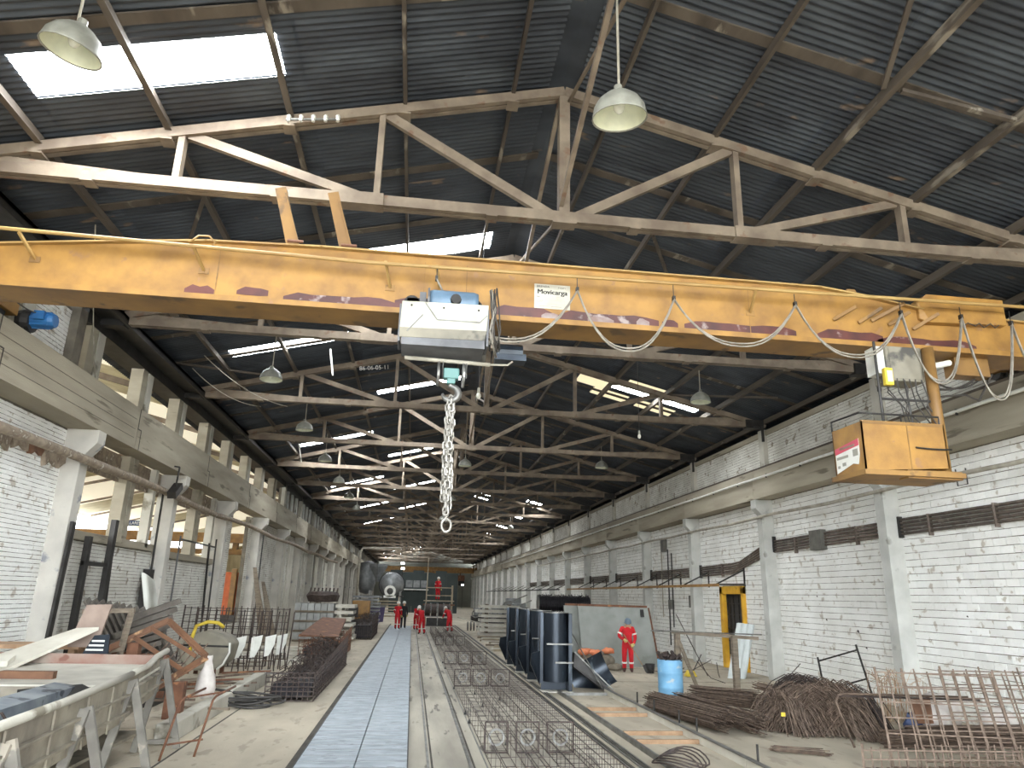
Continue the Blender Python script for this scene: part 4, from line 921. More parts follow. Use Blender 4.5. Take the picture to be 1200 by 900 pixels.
# ------------------------------------------------------------------ reinforcement cages on the bed
def cage(label, x, y, w_, h_, l, n, group, side=False, m='rebar_dark', r=.0045):
    T = thing('rebar_cage', label, 'rebar cage', (x+w_/2, y, 0.02), group)
    mb = MB(); z0 = .03
    for cx in (x, x+w_):
        for cz in (z0, z0+h_)+((z0+h_*.33, z0+h_*.66) if side and cx > x else ()): mb.bar((cx, y, cz), (cx, y+l, cz), r*2, r*2)
    mb.bar((x+w_/2, y, z0), (x+w_/2, y+l, z0), r*2, r*2)
    obj('long_bars', mb, m, T, kind='stuff')
    mb = MB()
    for i in range(n+1):
        yy = y+l*i/n
        if i % 2 == 0: mb.bar((x, yy, z0), (x+w_, yy, z0), r*1.5, r*1.5).bar((x, yy, z0+h_), (x+w_, yy, z0+h_), r*1.5, r*1.5).bar((x, yy, z0), (x, yy, z0+h_), r*1.5, r*1.5)
        if side or i % 2 == 0: mb.bar((x+w_, yy, z0), (x+w_, yy, z0+h_), r*1.5, r*1.5)
    obj('stirrups', mb, m, T, kind='stuff')
    return T
def stiff(T, x, y, w_, h_, circ=True):
    R = .024; z0 = .03
    f = obj('end_frame', MB().bar((x, y, z0), (x+w_, y, z0), R, R).bar((x, y, z0+h_), (x+w_, y, z0+h_), R, R).bar((x, y, z0), (x, y, z0+h_), R, R).bar((x+w_, y, z0), (x+w_, y, z0+h_), R, R), 'rebar_dark', T)
    if circ: obj('spacer_disc', MB().lathe([(.1, -.01), (.13, -.01), (.13, .01), (.1, .01)], 14, (x+w_/2, y, z0+h_/2), 'y'), 'steel', f)
xs = [(1.28, .36), (1.78, .36), (2.28, .42)]
for i, (x, w_) in enumerate(xs):
    T = cage(('rebar cage lane beside the floor rails', 'middle rebar cage lane between the other two', 'rebar cage lane beside the row of dark moulds')[i], x, 9.2, w_, .34 if i < 2 else .42, 11.2, 74 if i == 2 else 40, 'rebar cage lanes on the floor', i == 2)
    for y in (12.4,): stiff(T, x, y, w_, .44)
    T = cage(('far rebar cage lane beside the floor rails', 'far middle rebar cage lane', 'far rebar cage lane beside the dark moulds')[i], x, 20.8, w_, .34, 16, 90 if i == 2 else 56, 'rebar cage lanes on the floor', i == 2)
    for y in (21.0, 27.4): stiff(T, x, y, w_+.08, .42)
    T = cage(('farthest rebar cage lane ending behind the bending worker', 'farthest middle rebar cage lane before the reels', 'farthest rebar cage lane ending at the reaching worker')[i], x, 37.2, w_, .34, 12.2, 60, 'rebar cage lanes on the floor')
    stiff(T, x, 37.3, w_, .42)
for i in range(16):
    y = 13+i*1.05; x = random.choice([1.24, 1.7, 2.2, 2.74])
    one('spacer_chair', MB().prism([(x-.03, y, .02), (x+.03, y, .02), (x, y, .12)], (0, .03, 0)), 'ink', (x, y, .02), 'small black spacer chair under the rebar cages', 'spacer', 'spacer chairs along the cages')

# timber and steel side forms on the floor, right of the cages
ff = thing('floor_form', 'long pale side form with brown cross timbers beside the cages', 'formwork', (4.6, 15, 0))
for y0, y1 in ((8.5, 11.4), (11.42, 14.2), (14.22, 17.0), (17.02, 19.8)):
    obj('side_board', box(5.14, 5.2, y0, y1, 0, .13), 'board_white', ff); obj('inner_rail', box(3.9, 3.96, y0, y1, 0, .08), 'steel', ff); obj('top_strip', box(5.12, 5.22, y0, y1, .13, .142), 'steel', ff)
for y in (9.3, 10.4, 13.2, 14.0, 16.1, 16.9, 19.4):
    obj('cross_timber', box(4.0, 5.12, y, y+.06, .0, .07), 'wood' if y < 19 else 'steel', ff)
for y in (11.2, 13.6, 14.5, 16.0, 17.2): obj('stake', MB().tube([(5.24, y, 0), (5.24, y, .36)], .018, 6), 'steel_dark', ff)
hp_ = thing('rebar_hoop', 'dark rebar hoops lying near the end of the floor form', 'rebar', (4.1, 11.6, .02))
for i in range(4): obj('hoop', MB().tube([(4.0+i*.05+.32*math.cos(a), 11.3+.5*math.sin(a), .1+.03*i+.05*math.sin(a*2)) for a in [2*math.pi*j/18 for j in range(18)]], .012, 5, close=True), 'rebar_dark', hp_)

# row of dark steel moulds
def navy_mould(label, y, lean=0):
    M_ = thing('steel_mould', label, 'mould', (3.95, y, 0), 'dark moulds in a row')
    x0, x1 = 3.55, 4.3; h_ = 1.98
    for s_ in (-1,):
        obj('curved_shell', MB().lathe([(.33, .25), (.33, h_)], 14, (3.92, y-.02, 0), 'z', math.pi, 2*math.pi).lathe([(.30, h_), (.30, .25)], 14, (3.92, y-.02, 0), 'z', math.pi, 2*math.pi), 'mould_navy', M_, smooth=True)
    obj('back_plate', box(x0, x1, y, y+.05, .0, h_-.02), 'mould_navy', M_)
    obj('flange', MB().box(4.22, 4.32, y-.36, y+.06, 0, h_), 'mould_navy', M_, bevel=.01); obj('flange', MB().box(3.5, 3.58, y-.1, y+.06, .2, h_), 'mould_navy', M_)
    obj('rim', MB().lathe([(.31, h_), (.36, h_), (.36, h_+.03), (.31, h_+.03)], 14, (3.92, y-.02, 0), 'z', math.pi, 2*math.pi), 'steel', M_)
    obj('stiffener', MB().box(3.62, 4.34, y-.42, y-.34, 1.18, 1.22).box(3.85, 4.34, y-.42, y-.34, .72, .76), 'steel', M_)
    obj('side_wing', MB().prism([(3.55, y-.05, 1.0), (3.25, y-.25, .95), (3.2, y-.35, .7), (3.5, y-.1, .15)], (0, .1, 0)), 'mould_navy', M_)
    obj('foot_plate', box(3.5, 4.35, y-.4, y+.1, 0, .03), 'conc_light', M_)
    return M_
navy_mould('dark blue steel mould at the near end of its row, by the tipped mould', 20.3)
navy_mould('dark blue steel mould second in its row from the tipped mould', 22.7)
navy_mould('dark blue steel mould third in its row from the tipped mould', 25.1)
navy_mould('dark blue steel mould at the far end of its row, by the pale beam stack', 27.5)
tm = thing('steel_mould', 'tipped over dark steel mould lying beside the upright moulds', 'mould', (5.0, 20.8, 0))
obj('curved_shell', MB().lathe([(.5, 0), (.5, 1.1)], 12, (0, 0, 0), 'z', .2, 2.4).rot(1.1, (0, 0, 0), (0, 1, 0)).shift((4.55, 20.6, .15)), 'mould_navy', tm, smooth=True)
obj('side_sheet', MB().prism([(4.5, 20.4, .95), (5.45, 20.2, .03), (5.25, 20.2, .03), (4.45, 20.4, .6)], (0, .9, 0)), 'steel_dark', tm); obj('rod', MB().tube([(4.35, 20.2, 1.5), (5.2, 20.1, .05)], .018, 5), 'steel', tm)
obj('edge_strip', MB().bar((4.48, 20.38, .98), (5.5, 20.2, .05), .03, .03), 'steel', tm)
# leaning slabs
for i, (x0, x1, y, lb_) in enumerate(((6.35, 9.2, 27.4, 'wide grey concrete slab leaning behind the sweeping person'), (6.0, 7.6, 28.3, 'narrower grey concrete slab leaning behind the wide slab'))):
    S_ = thing('concrete_slab', lb_, 'slab', ((x0+x1)/2, y, 0))
    obj('face', MB().prism([(x0, y, 0.0), (x1, y, 0.0), (x1-.22, y+.45, 2.08), (x0-.1, y+.45, 2.1)], (0, .14, 0)), 'slab', S_)
    obj('top_channel', MB().bar((x0-.05, y+.50, 2.14), (x1-.24, y+.50, 2.12), .12, .08), 'rust', S_)
    if i == 0: obj('slot', MB().prism([(8.66, y+.34, 1.75), (8.8, y+.34, 1.75), (8.8, y+.425, 2.02), (8.66, y+.425, 2.02)], (0, -.02, 0)), 'ink', S_)
    obj('edge_frame', MB().bar((x1+.03, y+.02, .02), (x1-.19, y+.47, 2.08), .06, .06), 'rust', S_)
# wire rolls
wrl = thing('wire_roll', 'big roll of black wire mesh lying on the stacked forms', 'wire roll', (7.3, 36, 1.65))
mb = MB()
for i in range(46):
    x = 6.15+i*.055; r = .38+U(-.05, .05)
    mb.tube([(x+U(-.03, .03), 36+r*math.cos(a), 2.09+r*math.sin(a)) for a in [2*math.pi*j/14+U(-.1, .1) for j in range(14)]], .014, 4, close=True)
    mb.bar((x, 36, 2.05+r-.05), (x+U(-.08, .08), 36+U(-.1, .1), 2.05+r+U(.02, .14)), .016, .016)
obj('coils', mb, 'black_wire', wrl, kind='stuff'); obj('core', MB().lathe([(0, 0), (.34, 0), (.34, 2.5), (0, 2.5)], 16, (6.15, 36, 2.09), 'x'), 'black_wire', wrl)
obj('end_plate', MB().lathe([(0, 0), (.4, 0), (.4, .03), (0, .03)], 18, (6.08, 36, 2.09), 'x'), 'steel', wrl)
fs_ = thing('form_stack', 'stack of dark forms carrying the black wire roll', 'form stack', (7.3, 36, 0))
for i in range(5): obj('form', box(6.0, 8.9, 35.4, 36.6, .05+i*.33, .30+i*.33), 'mould_navy' if i % 2 else 'steel_dark', fs_)
for i in range(5): obj('bearer', box(6.2, 6.4, 35.4, 36.6, i*.33, .05+i*.33), 'wood_grey', fs_); obj('bearer', box(8.4, 8.6, 35.4, 36.6, i*.33, .05+i*.33), 'wood_grey', fs_)
# pale precast beams
for i in range(7):
    z = i*.27
    bmz = thing('precast_beam', ('precast pale beam in the criss-cross stack past the dark moulds, course %s from the floor' % ('one', 'two', 'three', 'four', 'five', 'six', 'seven')[i]), 'beam', (5.4, 46.6, z), 'stacked precast beams')
    dx = U(-.15, .15)
    obj('beam_body', MB().prism([(4.2+dx, 46, z+.03), (4.2+dx, 46.5, z+.03), (4.2+dx, 46.4, z+.20), (4.2+dx, 46.1, z+.20)], (2.4, 0, 0)), 'conc_light', bmz)
    obj('beam_flange', MB().prism([(4.1+dx, 46.6, z+.03), (4.1+dx, 47.2, z+.03), (4.1+dx, 47.1, z+.20), (4.1+dx, 46.7, z+.20)], (2.4, 0, 0)), 'conc_light', bmz)
    for x in (4.6, 6.0): obj('spacer', box(x, x+.12, 46, 47.2, z, z+.03) .box(x, x+.12, 46, 47.2, z+.20, z+.27), 'wood_grey', bmz)
for i in range(14):
    x = U(3.7, 4.2); y = 33.2+i*.9; a = U(-.15, .15); l = U(1.1, 1.7)
    one('loose_batten', MB().bar((x, y, .046), (x+l*math.cos(a), y+l*math.sin(a), .046), .14, .09), random.choice(['conc_light', 'scaffold', 'wood_grey']), (x, y, 0), 'loose pale batten on the floor before the precast beam stack', 'batten', 'loose battens on the floor')
# rags and bag pile
for i, (x, y, z, r, m) in enumerate(((6.2, 26.7, .55, .2, 'orange_bag'), (6.65, 26.8, .52, .2, 'orange_bag'), (7.1, 26.7, .60, .2, 'orange_bag'), (6.45, 27.05, .56, .15, 'orange_bag'))):
    one('orange_bag', MB().ball((x, y, z), r, 10, 6, (1.2, 1, .55)).jit(.03), m, (x, y, z-.12), 'crumpled orange bag on the grey sacks before the slabs', 'bag', 'orange bags on the sacks', smooth=True)
for i, (x, y, z, r) in enumerate(((6.3, 26.8, .22, .30), (7.0, 26.75, .25, .32), (7.2, 26.05, .10, .28))):
    one('grey_sack', MB().ball((x, y, z), r, 12, 7, (1.1, 1, .75 if i < 2 else .4)).jit(.03), 'sack_grey', (x, y, 0), 'lumpy grey sack on the floor under the orange bags', 'sack', 'grey sacks before the slabs', smooth=True)
# blue barrel
bb = thing('plastic_barrel', 'light blue plastic barrel filled with scrap metal', 'barrel', (6.5, 18.5, 0))
obj('shell', MB().lathe([(0, 0), (.29, 0), (.31, .05), (.305, .3), (.315, .32), (.305, .34), (.305, .64), (.315, .66), (.305, .68), (.31, .95), (.30, .97), (.29, .9), (0, .86)], 24, (6.5, 18.5, 0)), 'blue_barrel', bb, smooth=True)
one('scrap_heap', (lambda m: [m.bar((6.5+U(-.22, .22), 18.5+U(-.22, .22), .88), (6.5+U(-.26, .26), 18.5+U(-.26, .26), .95+U(0, .22)), U(.02, .1), U(.02, .08)) for _ in range(46)] and m)(MB()), 'rebar_dark', (6.5, 18.5, .87), 'heap of dark scrap pieces in the blue barrel', 'scrap', kind='stuff')
# rod rack
rk = thing('bending_rack', 'weathered wooden post rack with a long horizontal bar before the yellow door', 'rack', (8.6, 20.6, 0))
for x, y, h_ in ((9.16, 20.6, 1.45), (7.75, 21.4, 1.5)): obj('post', MB().bar((x, y, 0), (x+U(-.03, .03), y, h_), .15, .15), 'wood_grey', rk)
obj('brace', MB().bar((7.78, 21.35, 1.3), (8.05, 20.7, .05), .1, .05), 'wood_grey', rk)
obj('top_bar', MB().bar((7.6, 21.4, 1.5), (9.85, 20.5, 1.40), .07, .09), 'wood_grey', rk); obj('rod', MB().tube([(7.0, 21.5, 1.52), (10.0, 20.6, 1.5)], .02, 6), 'steel', rk)
for i in range(7):
    x = U(8.0, 10.6); y = U(19.5, 25); a = U(0, 3.1); l = U(.8, 1.8)
    one('bent_rod', MB().tube([(x, y, .03), (x+l*.5*math.cos(a), y+l*.5*math.sin(a), .12), (x+l*math.cos(a), y+l*math.sin(a), U(.05, .7))], .014, 5), 'rebar_dark', (x, y, 0), 'loose bent rod on the floor around the post rack', 'rod', 'bent rods around the rack')
one('leaning_rod', MB().tube([(9.5, 23.5, .1), (8.6, 23.7, 1.95)], .016, 5), 'rebar_dark', (9.5, 23.5, .1), 'thin rod slanting up behind the rack bar', 'rod')
yt = thing('yellow_trowel', 'yellow hand tool with a dark handle on the floor behind the rack', 'tool', (9.2, 24.0, 0))
obj('pan', MB().prism([(9.0, 24, .02), (9.35, 24, .02), (9.25, 24, .2), (9.1, 24, .2)], (0, .3, 0)), 'yellow_strap', yt); obj('handle', MB().tube([(9.25, 24.1, .18), (9.55, 24.1, .7)], .018, 5), 'steel_dark', yt)
for i in range(3):
    x = 11.05+i*.12; y = 23.95+i*.22
    shw = thing('corrugated_sheet', ('white corrugated sheet leaning on the column by the yellow door, outermost', 'white corrugated sheet leaning by the yellow door, between two others', 'white corrugated sheet leaning by the yellow door, innermost')[i], 'sheet', (x, y, 0), 'sheets leaning by the door')
    obj('sheet', MB().wave((x-.75, y-.1, 0.01), (.55, .25, 1.7), (1, -.3, -.1), 1.8, .55, .18, .02, 6, th=.004), 'sheet_white', shw, smooth=True)
# wall fittings right
for k, y in enumerate((25.7, 29.0, 32.2, 35.5, 38.7, 42.0, 45.2, 48.5)):
    obj('rail_bracket', MB().bar((11.98, y, 3.0), (10.9, y, 2.97), .05, .06).bar((11.98, y, 3.52), (10.9, y, 2.99), .05, .05).bar((11.97, y, 2.92), (11.97, y, 3.6), .06, .06), 'steel_dark', wr)
obj('yellow_rail', box(10.86, 10.95, 25.6, 52, 2.90, 3.0), 'yellow', wr); obj('dark_rail', box(10.86, 10.95, 55, 110, 2.9, 3.0), 'steel_dark', wr)
for y in range(56, 108, 4): obj('rail_bracket', MB().bar((11.98, y, 3.5), (10.9, y, 2.99), .05, .05), 'steel_dark', wr)
obj('wall_switch', MB().box(11.8, 11.98, 33.9, 34.3, 4.6, 5.2), 'box_grey', wr); obj('wall_switch', MB().box(11.8, 11.98, 30.5, 30.9, 2.1, 2.6).box(11.8, 11.98, 33.2, 33.5, 2.0, 2.4), 'box_grey', wr)
for y, z0, z1 in ((33.2, 1.2, 4.5), (33.7, .4, 4.7), (34.6, 1.6, 5.1)): obj('wall_conduit', MB().tube([(11.93, y, z0), (11.93, y, z1)], .03, 6), 'pipe' if y > 34 else 'steel_dark', wr)
# ------------------------------------------------------------------ rebar bundles at the lower right
def bundle(label, p, q, n, rad, m='rebar', group='rebar bundles by the right wall', sagd=0, r=.008, hook=False, fan=0):
    T = thing('rebar_bundle', label, 'rebar bundle', tuple((vec(p)+vec(q))/2*1)[:2]+(min(p[2], q[2]),), group)
    d = (vec(q)-vec(p)).normalized(); a = d.cross(vec((0, 0, 1))).normalized(); b = a.cross(d); mb = MB()
    for i in range(n):
        t = U(0, 6.28); s_ = rad*math.sqrt(U(0, 1)); o1 = a*s_*math.cos(t)+b*s_*math.sin(t)*.8; o2 = o1*(1+fan)+a*U(-.02, .02)+b*U(-.02, .02)
        e0 = d*U(-.06, .06); e1 = d*U(-.12, .12)
        pts = [vec(p)+o1+e0, (vec(p)+vec(q))/2+(o1+o2)/2-vec((0, 0, sagd)), vec(q)+o2+e1]
        if sagd == 0: pts = [pts[0], pts[2]]
        if hook: pts.append(pts[-1]+vec((U(-.05, .05), U(-.05, .05), -.1)))
        mb.tube([(v.x, v.y, max(v.z, .012)) for v in pts], r, 4)
    obj('rods', mb, m, T, kind='stuff'); return T
bundle('square ended rebar bundle nearest the blue barrel', (5.5, 16.9, .22), (5.95, 14.0, .26), 120, .25)
bundle('long rebar bundle crossing toward the big rebar heap', (6.1, 17.0, .22), (6.5, 13.8, .24), 100, .22, fan=.1)
bundle('flat rebar bundle at the foot of the wall behind the heap', (6.8, 17.8, .25), (7.5, 15.9, .34), 120, .26, fan=.1)
bundle('thin loose rebar bundle lying in front of the heap', (6.1, 12.5, .06), (6.9, 12.2, .05), 16, .06)
bundle('pale rod bundle sticking out behind the heap', (8.3, 17.6, .5), (9.0, 16.4, .35), 40, .12, 'mesh_wire')
# big tangled heap of bent stirrups
hp2 = thing('stirrup_heap', 'big tangled heap of dark brown bent stirrups by the right wall', 'stirrup heap', (7.9, 14.6, 0))
for (cx, cy, cz, n, sp) in ((7.35, 14.4, .36, 150, .4), (7.8, 14.3, .50, 190, .45), (8.3, 14.4, .56, 190, .45), (8.0, 14.9, .6, 120, .35), (8.75, 14.5, .45, 150, .35), (8.2, 13.8, .3, 120, .25)):
    mb = MB()
    for i in range(n):
        a0 = U(-.5, .5)+.35*math.sin(cx*5); l = U(.45, .75); x = cx+U(-sp, sp)*.6; y = cy+U(-sp, sp); z = cz+U(-.12, .25)
        dx, dy = math.cos(a0+2.2), math.sin(a0+2.2)
        pts = [(x-dx*l, y-dy*l*.6, max(.02, z-.55+U(-.1, .1))), (x-dx*l*.45, y-dy*l*.3, z), (x, y, z+.16), (x+dx*l*.45, y+dy*l*.3, z), (x+dx*l, y+dy*l*.6, max(.02, z-.5+U(-.1, .1)))]
        mb.tube(pts, .009, 4)
    obj('stirrups', mb, 'rebar' if cx not in (8.75, 8.0) else 'rebar_dark', hp2, kind='stuff')
obj('core_mass', MB().ball((7.9, 14.7, .2), .72, 14, 7, (1.25, .8, .7)).jit(.06), 'rebar_dark', hp2)
obj('yellow_tag', box(7.0, 7.08, 13.85, 13.87, .35, .42), 'yellow_strap', hp2)
# dark tubular frame behind the heap
tf = thing('tubular_frame', 'dark tubular ladder frame leaning against the right wall', 'frame', (9.4, 15.6, 0))
obj('stile', MB().tube([(8.95, 15.55, .1), (8.82, 15.6, 1.28)], .022, 6), 'steel_dark', tf); obj('stile', MB().tube([(10.02, 15.5, .2), (9.74, 15.6, 1.55)], .022, 6), 'steel_dark', tf)
obj('rung', MB().tube([(8.84, 15.6, 1.2), (9.76, 15.6, 1.44)], .018, 6), 'steel_dark', tf); obj('rung', MB().tube([(8.9, 15.57, .62), (9.9, 15.55, .86)], .018, 6), 'steel_dark', tf)
# leaning welded mesh panels
def mesh_panel(label, o, ux, uy, lx, ly, nx, ny, m='mesh_wire', r=.0105, group='mesh panels by the right wall', hooks=False):
    o, ux, uy = vec(o), vec(ux).normalized(), vec(uy).normalized()
    T = thing('mesh_panel', label, 'mesh panel', tuple(o), group)
    mb = MB()
    for i in range(nx+1):
        a = o+ux*(lx*i/nx); rr = r*1.5 if i in (0, nx) else r; mb.bar(a, a+uy*(ly+(.04 if i % 3 else .09)), rr*2, rr*2)
    obj('upright_bars', mb, m, T, kind='stuff'); mb = MB(); nz = ux.cross(uy)*.016
    for j in range(ny+1): a = o+uy*(ly*j/ny)+nz; mb.bar(a, a+ux*lx, r*1.8, r*1.8)
    obj('cross_bars', mb, m, T, kind='stuff'); return T
mesh_panel('tall leaning mesh panel at the end nearest the stirrup heap', (7.5, 11.35, .01), (1, -.12, -.02), (.36, .75, 1.25), 2.0, 1.55, 9, 6)
mesh_panel('leaning mesh panel standing behind the tallest one', (8.3, 11.7, .01), (1, -.12, 0), (.30, .75, 1.2), 2.2, 1.5, 10, 6)
mesh_panel('leaning mesh panel closest to the right wall', (9.2, 12.0, .01), (1, -.06, .0), (.25, .6, 1.2), 2.2, 1.45, 9, 6)
mesh_panel('low mesh panel lying in front of the leaning panels', (6.9, 11.12, .05), (1, -.06, .02), (.1, -1, .1), 3.6, 1.0, 22, 5)
mesh_panel('upright low mesh cage side in front of the leaning panels', (6.95, 11.25, .02), (1, -.06, .0), (.02, .02, 1), 3.4, .25, 24, 2)
fr2 = thing('bent_rod_stand', 'bent rusty rod frame between the stirrup heap and the mesh panels', 'rod frame', (7.4, 12.7, 0))
obj('bent_rod', MB().tube([(7.65, 12.6, .05), (7.5, 12.8, .75), (7.56, 12.8, .86), (7.7, 12.8, .88), (9.9, 12.6, .86)], .02, 6), 'rebar', fr2, smooth=True); obj('long_rod', MB().tube([(7.6, 12.85, .84), (10.2, 12.7, .80)], .018, 6), 'rebar_dark', fr2)
bundle('rebar bundle lying beneath the leaning mesh panels', (8.3, 12.75, .16), (10.9, 12.3, .24), 70, .18, group='rebar under the mesh panels')
bundle('short rebar bundle lying beneath the mesh panels by the wall', (9.0, 13.12, .18), (11.3, 12.8, .26), 60, .18, group='rebar under the mesh panels')
for i, (x, y, z, r, sq, m, lb_) in enumerate(((9.95, 13.75, .34, .42, (.9, .8, .8), 'sack', 'white printed plastic sack behind the mesh panels'), (10.6, 14.35, .36, .45, (1.0, .8, .8), 'sack', 'white plastic sack against the right wall behind the panels'), (11.35, 13.7, .26, .38, (1, .8, .7), 'sack', 'flat white sack in the corner behind the panels'), (9.45, 13.55, .2, .2, (.8, .8, 1.2), 'sign_blue', 'dark blue bag on the floor beside the stirrup heap'))):
    sk = one('plastic_sack', MB().ball((x, y, z), r, 14, 8, sq).jit(.05), m, (x, y, max(0, z-r*sq[2])), lb_, 'sack', 'sacks behind the mesh panels', smooth=True)
obj('printed_patch', box(9.4, 9.48, 13.375, 13.39, .2, .28), 'yellow_strap', sk); obj('printed_patch', box(9.5, 9.54, 13.385, 13.4, .22, .26), 'sign_red', sk)
cb = thing('cardboard_scrap', 'brown cardboard scrap standing between the mesh panels', 'cardboard', (9.6, 13.4, .3)); obj('sheet', MB().prism([(9.45, 13.4, .3), (9.8, 13.45, .3), (9.82, 13.5, .75), (9.42, 13.5, .7)], (0, .02, 0)), 'rust_brown', cb)
tw = thing('dry_twigs', 'dry pale twigs in the corner behind the stirrup heap', 'twigs', (10.2, 15.4, .0))
mb = MB()
for i in range(50): x = 10.4+U(-.4, .6); y = 15.5+U(-.2, .2); mb.tube([(x, y, .0), (x+U(-.2, .2), y, .6+U(0, .3)), (x+U(-.35, .35), y+U(-.1, .1), .75+U(0, .35))], .006, 4)
obj('sprigs', mb, 'wood', tw, kind='stuff')

# ------------------------------------------------------------------ steel trough moulds at the lower left
tg = thing('trough_mould', 'long grey steel trough mould on splayed legs in the left foreground', 'mould', (-4.9, 9.0, 0))
def seg(nm, A, B, w_, h_, m, par): return obj(nm, MB().bar(A, B, w_, h_), m, par)
A, B, Cc = (-3.28, 6.0, 1.25), (-3.70, 11.0, 1.25), (-3.95, 13.1, 1.30)
obj('side_panel', MB().prism([(-3.28, 6.0, .62), (-3.28, 6.0, 1.24), (-3.70, 11.0, 1.24), (-3.70, 11.0, .68)], (-.03, 0, 0)), 'mould_grey', tg)
obj('rim', MB().tube([(-3.27, 6.0, 1.26), (-3.48, 8.5, 1.24), (-3.69, 11.0, 1.27)], .045, 8).jit(.006), 'plaster', tg, smooth=True)
for z in (.78, 1.0): obj('rib', MB().bar((-3.25, 6.0, z), (-3.67, 11.0, z+.02), .05, .025), 'mould_grey', tg)
for y in (7.2, 8.3, 9.3, 10.2): t_ = (y-6)/5; obj('stiffener', MB().bar((-3.255-.42*t_, y, .66), (-3.255-.42*t_, y, 1.2), .02, .02, (0, 1, 0)), 'mould_grey', tg)
obj('trough_floor', MB().prism([(-3.3, 6.0, .85), (-3.72, 11.0, .85), (-6.2, 11.0, .85), (-6.0, 6.0, .85)], (0, 0, -.03)), 'mould_blue', tg)
obj('inner_ridge', MB().prism([(-4.2, 8.0, .86), (-4.2, 8.0, 1.12), (-4.5, 8.0, 1.16), (-4.7, 8.0, .86)], (-.15, 3.0, 0)), 'mould_blue', tg)
obj('inner_ridge', MB().prism([(-5.2, 7.0, .86), (-5.2, 7.0, 1.05), (-5.5, 7.0, 1.1), (-5.7, 7.0, .86)], (-.1, 4.0, 0)), 'mould_blue', tg)
obj('back_panel', MB().prism([(-6.0, 6.0, .62), (-6.0, 6.0, 1.2), (-6.2, 11.0, 1.2), (-6.2, 11.0, .68)], (-.03, 0, 0)), 'mould_grey', tg)
obj('cross_end', MB().prism([(-3.7, 11.0, .68), (-3.7, 11.0, 1.1), (-6.2, 11.0, 1.1), (-6.2, 11.0, .68)], (0, .03, 0)), 'mould_grey', tg)
def splay(par, x, y, h_):
    obj('leg', MB().bar((x+.04, y, h_), (x-.12, y-.28, 0), .10, .05, (0, 1, 0)), 'leg_grey', par)
    obj('leg', MB().bar((x+.05, y+.04, h_+.02), (x+.42, y+.02, 0), .10, .05, (0, 1, 0)), 'leg_grey', par)
    obj('leg_tie', MB().bar((x-.10, y-.2, .12), (x+.4, y, .12), .04, .06), 'leg_grey', par)
splay(tg, -3.52, 9.1, 1.1); splay(tg, -3.70, 10.95, 1.18); splay(tg, -3.38, 7.2, 1.1)
for y in (7.2, 9.1, 10.9): obj('leg', MB().bar((-6.1, y, .9), (-6.3, y, 0), .08, .06, (0, 1, 0)), 'mould_grey', tg)
obj('under_shelf', MB().box(-5.9, -3.9, 8.4, 12.4, .3, .34), 'mould_grey', tg)
t2 = thing('trough_mould', 'shorter reddish steel tray mould at the far end of the grey trough', 'mould', (-5.0, 12.1, 0))
obj('tray_floor', MB().prism([(-3.72, 11.06, 1.12), (-3.93, 13.1, 1.2), (-6.4, 13.1, 1.2), (-6.2, 11.06, 1.12)], (0, 0, -.03)), 'conc_light', t2)
obj('back_rim', MB().prism([(-3.93, 13.1, 1.0), (-3.93, 13.1, 1.34), (-6.5, 13.1, 1.36), (-6.5, 13.1, 1.0)], (0, .03, 0)), 'mould_red', t2)
obj('side_panel', MB().prism([(-3.72, 11.06, .7), (-3.72, 11.06, 1.24), (-3.95, 13.1, 1.32), (-3.95, 13.1, .8)], (-.03, 0, 0)), 'mould_grey', t2)
for z in (.86, 1.05): obj('rib', MB().bar((-3.69, 11.06, z), (-3.92, 13.1, z+.08), .05, .02), 'mould_grey', t2)
obj('rim', MB().tube([(-3.72, 11.1, 1.27), (-3.82, 12.0, 1.28), (-3.9, 12.6, 1.36), (-3.97, 13.3, 1.4)], .045, 8), 'plaster', t2, smooth=True)
splay(t2, -3.92, 12.9, 1.28)
for y in (11.3, 12.9): obj('leg', MB().bar((-6.3, y, 1.1), (-6.4, y, 0), .08, .06, (0, 1, 0)), 'mould_grey', t2)
bw = one('rust_bracket', MB().prism([(-5.6, 11.5, 1.14), (-4.9, 11.5, 1.14), (-4.9, 11.5, 1.24), (-5.6, 11.5, 1.24)], (0, .12, 0)), 'rust_brown', (-5.25, 11.5, 1.14), 'orange rusty bar lying in the reddish tray', 'bar')
one('rubber_mat', MB().prism([(-4.6, 10.4, .95), (-4.0, 10.9, 1.0), (-4.3, 11.0, 1.1), (-5.0, 10.8, 1.05)], (0, 0, .04)), 'ink', (-4.5, 10.7, .9), 'black rubber mat crumpled in the end of the trough', 'mat')
bwd = one('bent_wire', MB().tube([(-4.0, 7.9, 1.0), (-3.95, 7.95, 1.2), (-3.8, 8.0, 1.22), (-3.72, 8.1, 1.05), (-3.6, 8.1, .98)], .014, 5), 'rebar_dark', (-3.8, 8, .9), 'bent dark wire in the near end of the trough', 'wire')
wp = one('white_plank', MB().prism([(-7.0, 12.3, .98), (-5.62, 13.75, 1.66), (-5.25, 13.7, 1.68), (-6.2, 12.1, .96)], (0, 0, .05)), 'board_white', (-6.1, 13, .98), 'long white painted plank sloping up from the tray', 'plank')
one('wood_block', MB().prism([(-6.8, 12.4, 1.18), (-6.0, 12.5, 1.2), (-6.0, 12.7, 1.28), (-6.8, 12.6, 1.26)], (0, 0, .08)), 'board_white', (-6.4, 12.5, 1.18), 'pale wooden block lying across the white plank', 'block')
one('upright_board', MB().prism([(-5.74, 13.78, 1.4), (-5.27, 13.76, 1.4), (-5.2, 13.95, 2.1), (-5.62, 13.97, 2.08)], (0, .05, 0)), 'board_brown', (-5.5, 13.8, 1.4), 'brownish grey board standing at the top of the white plank', 'board')
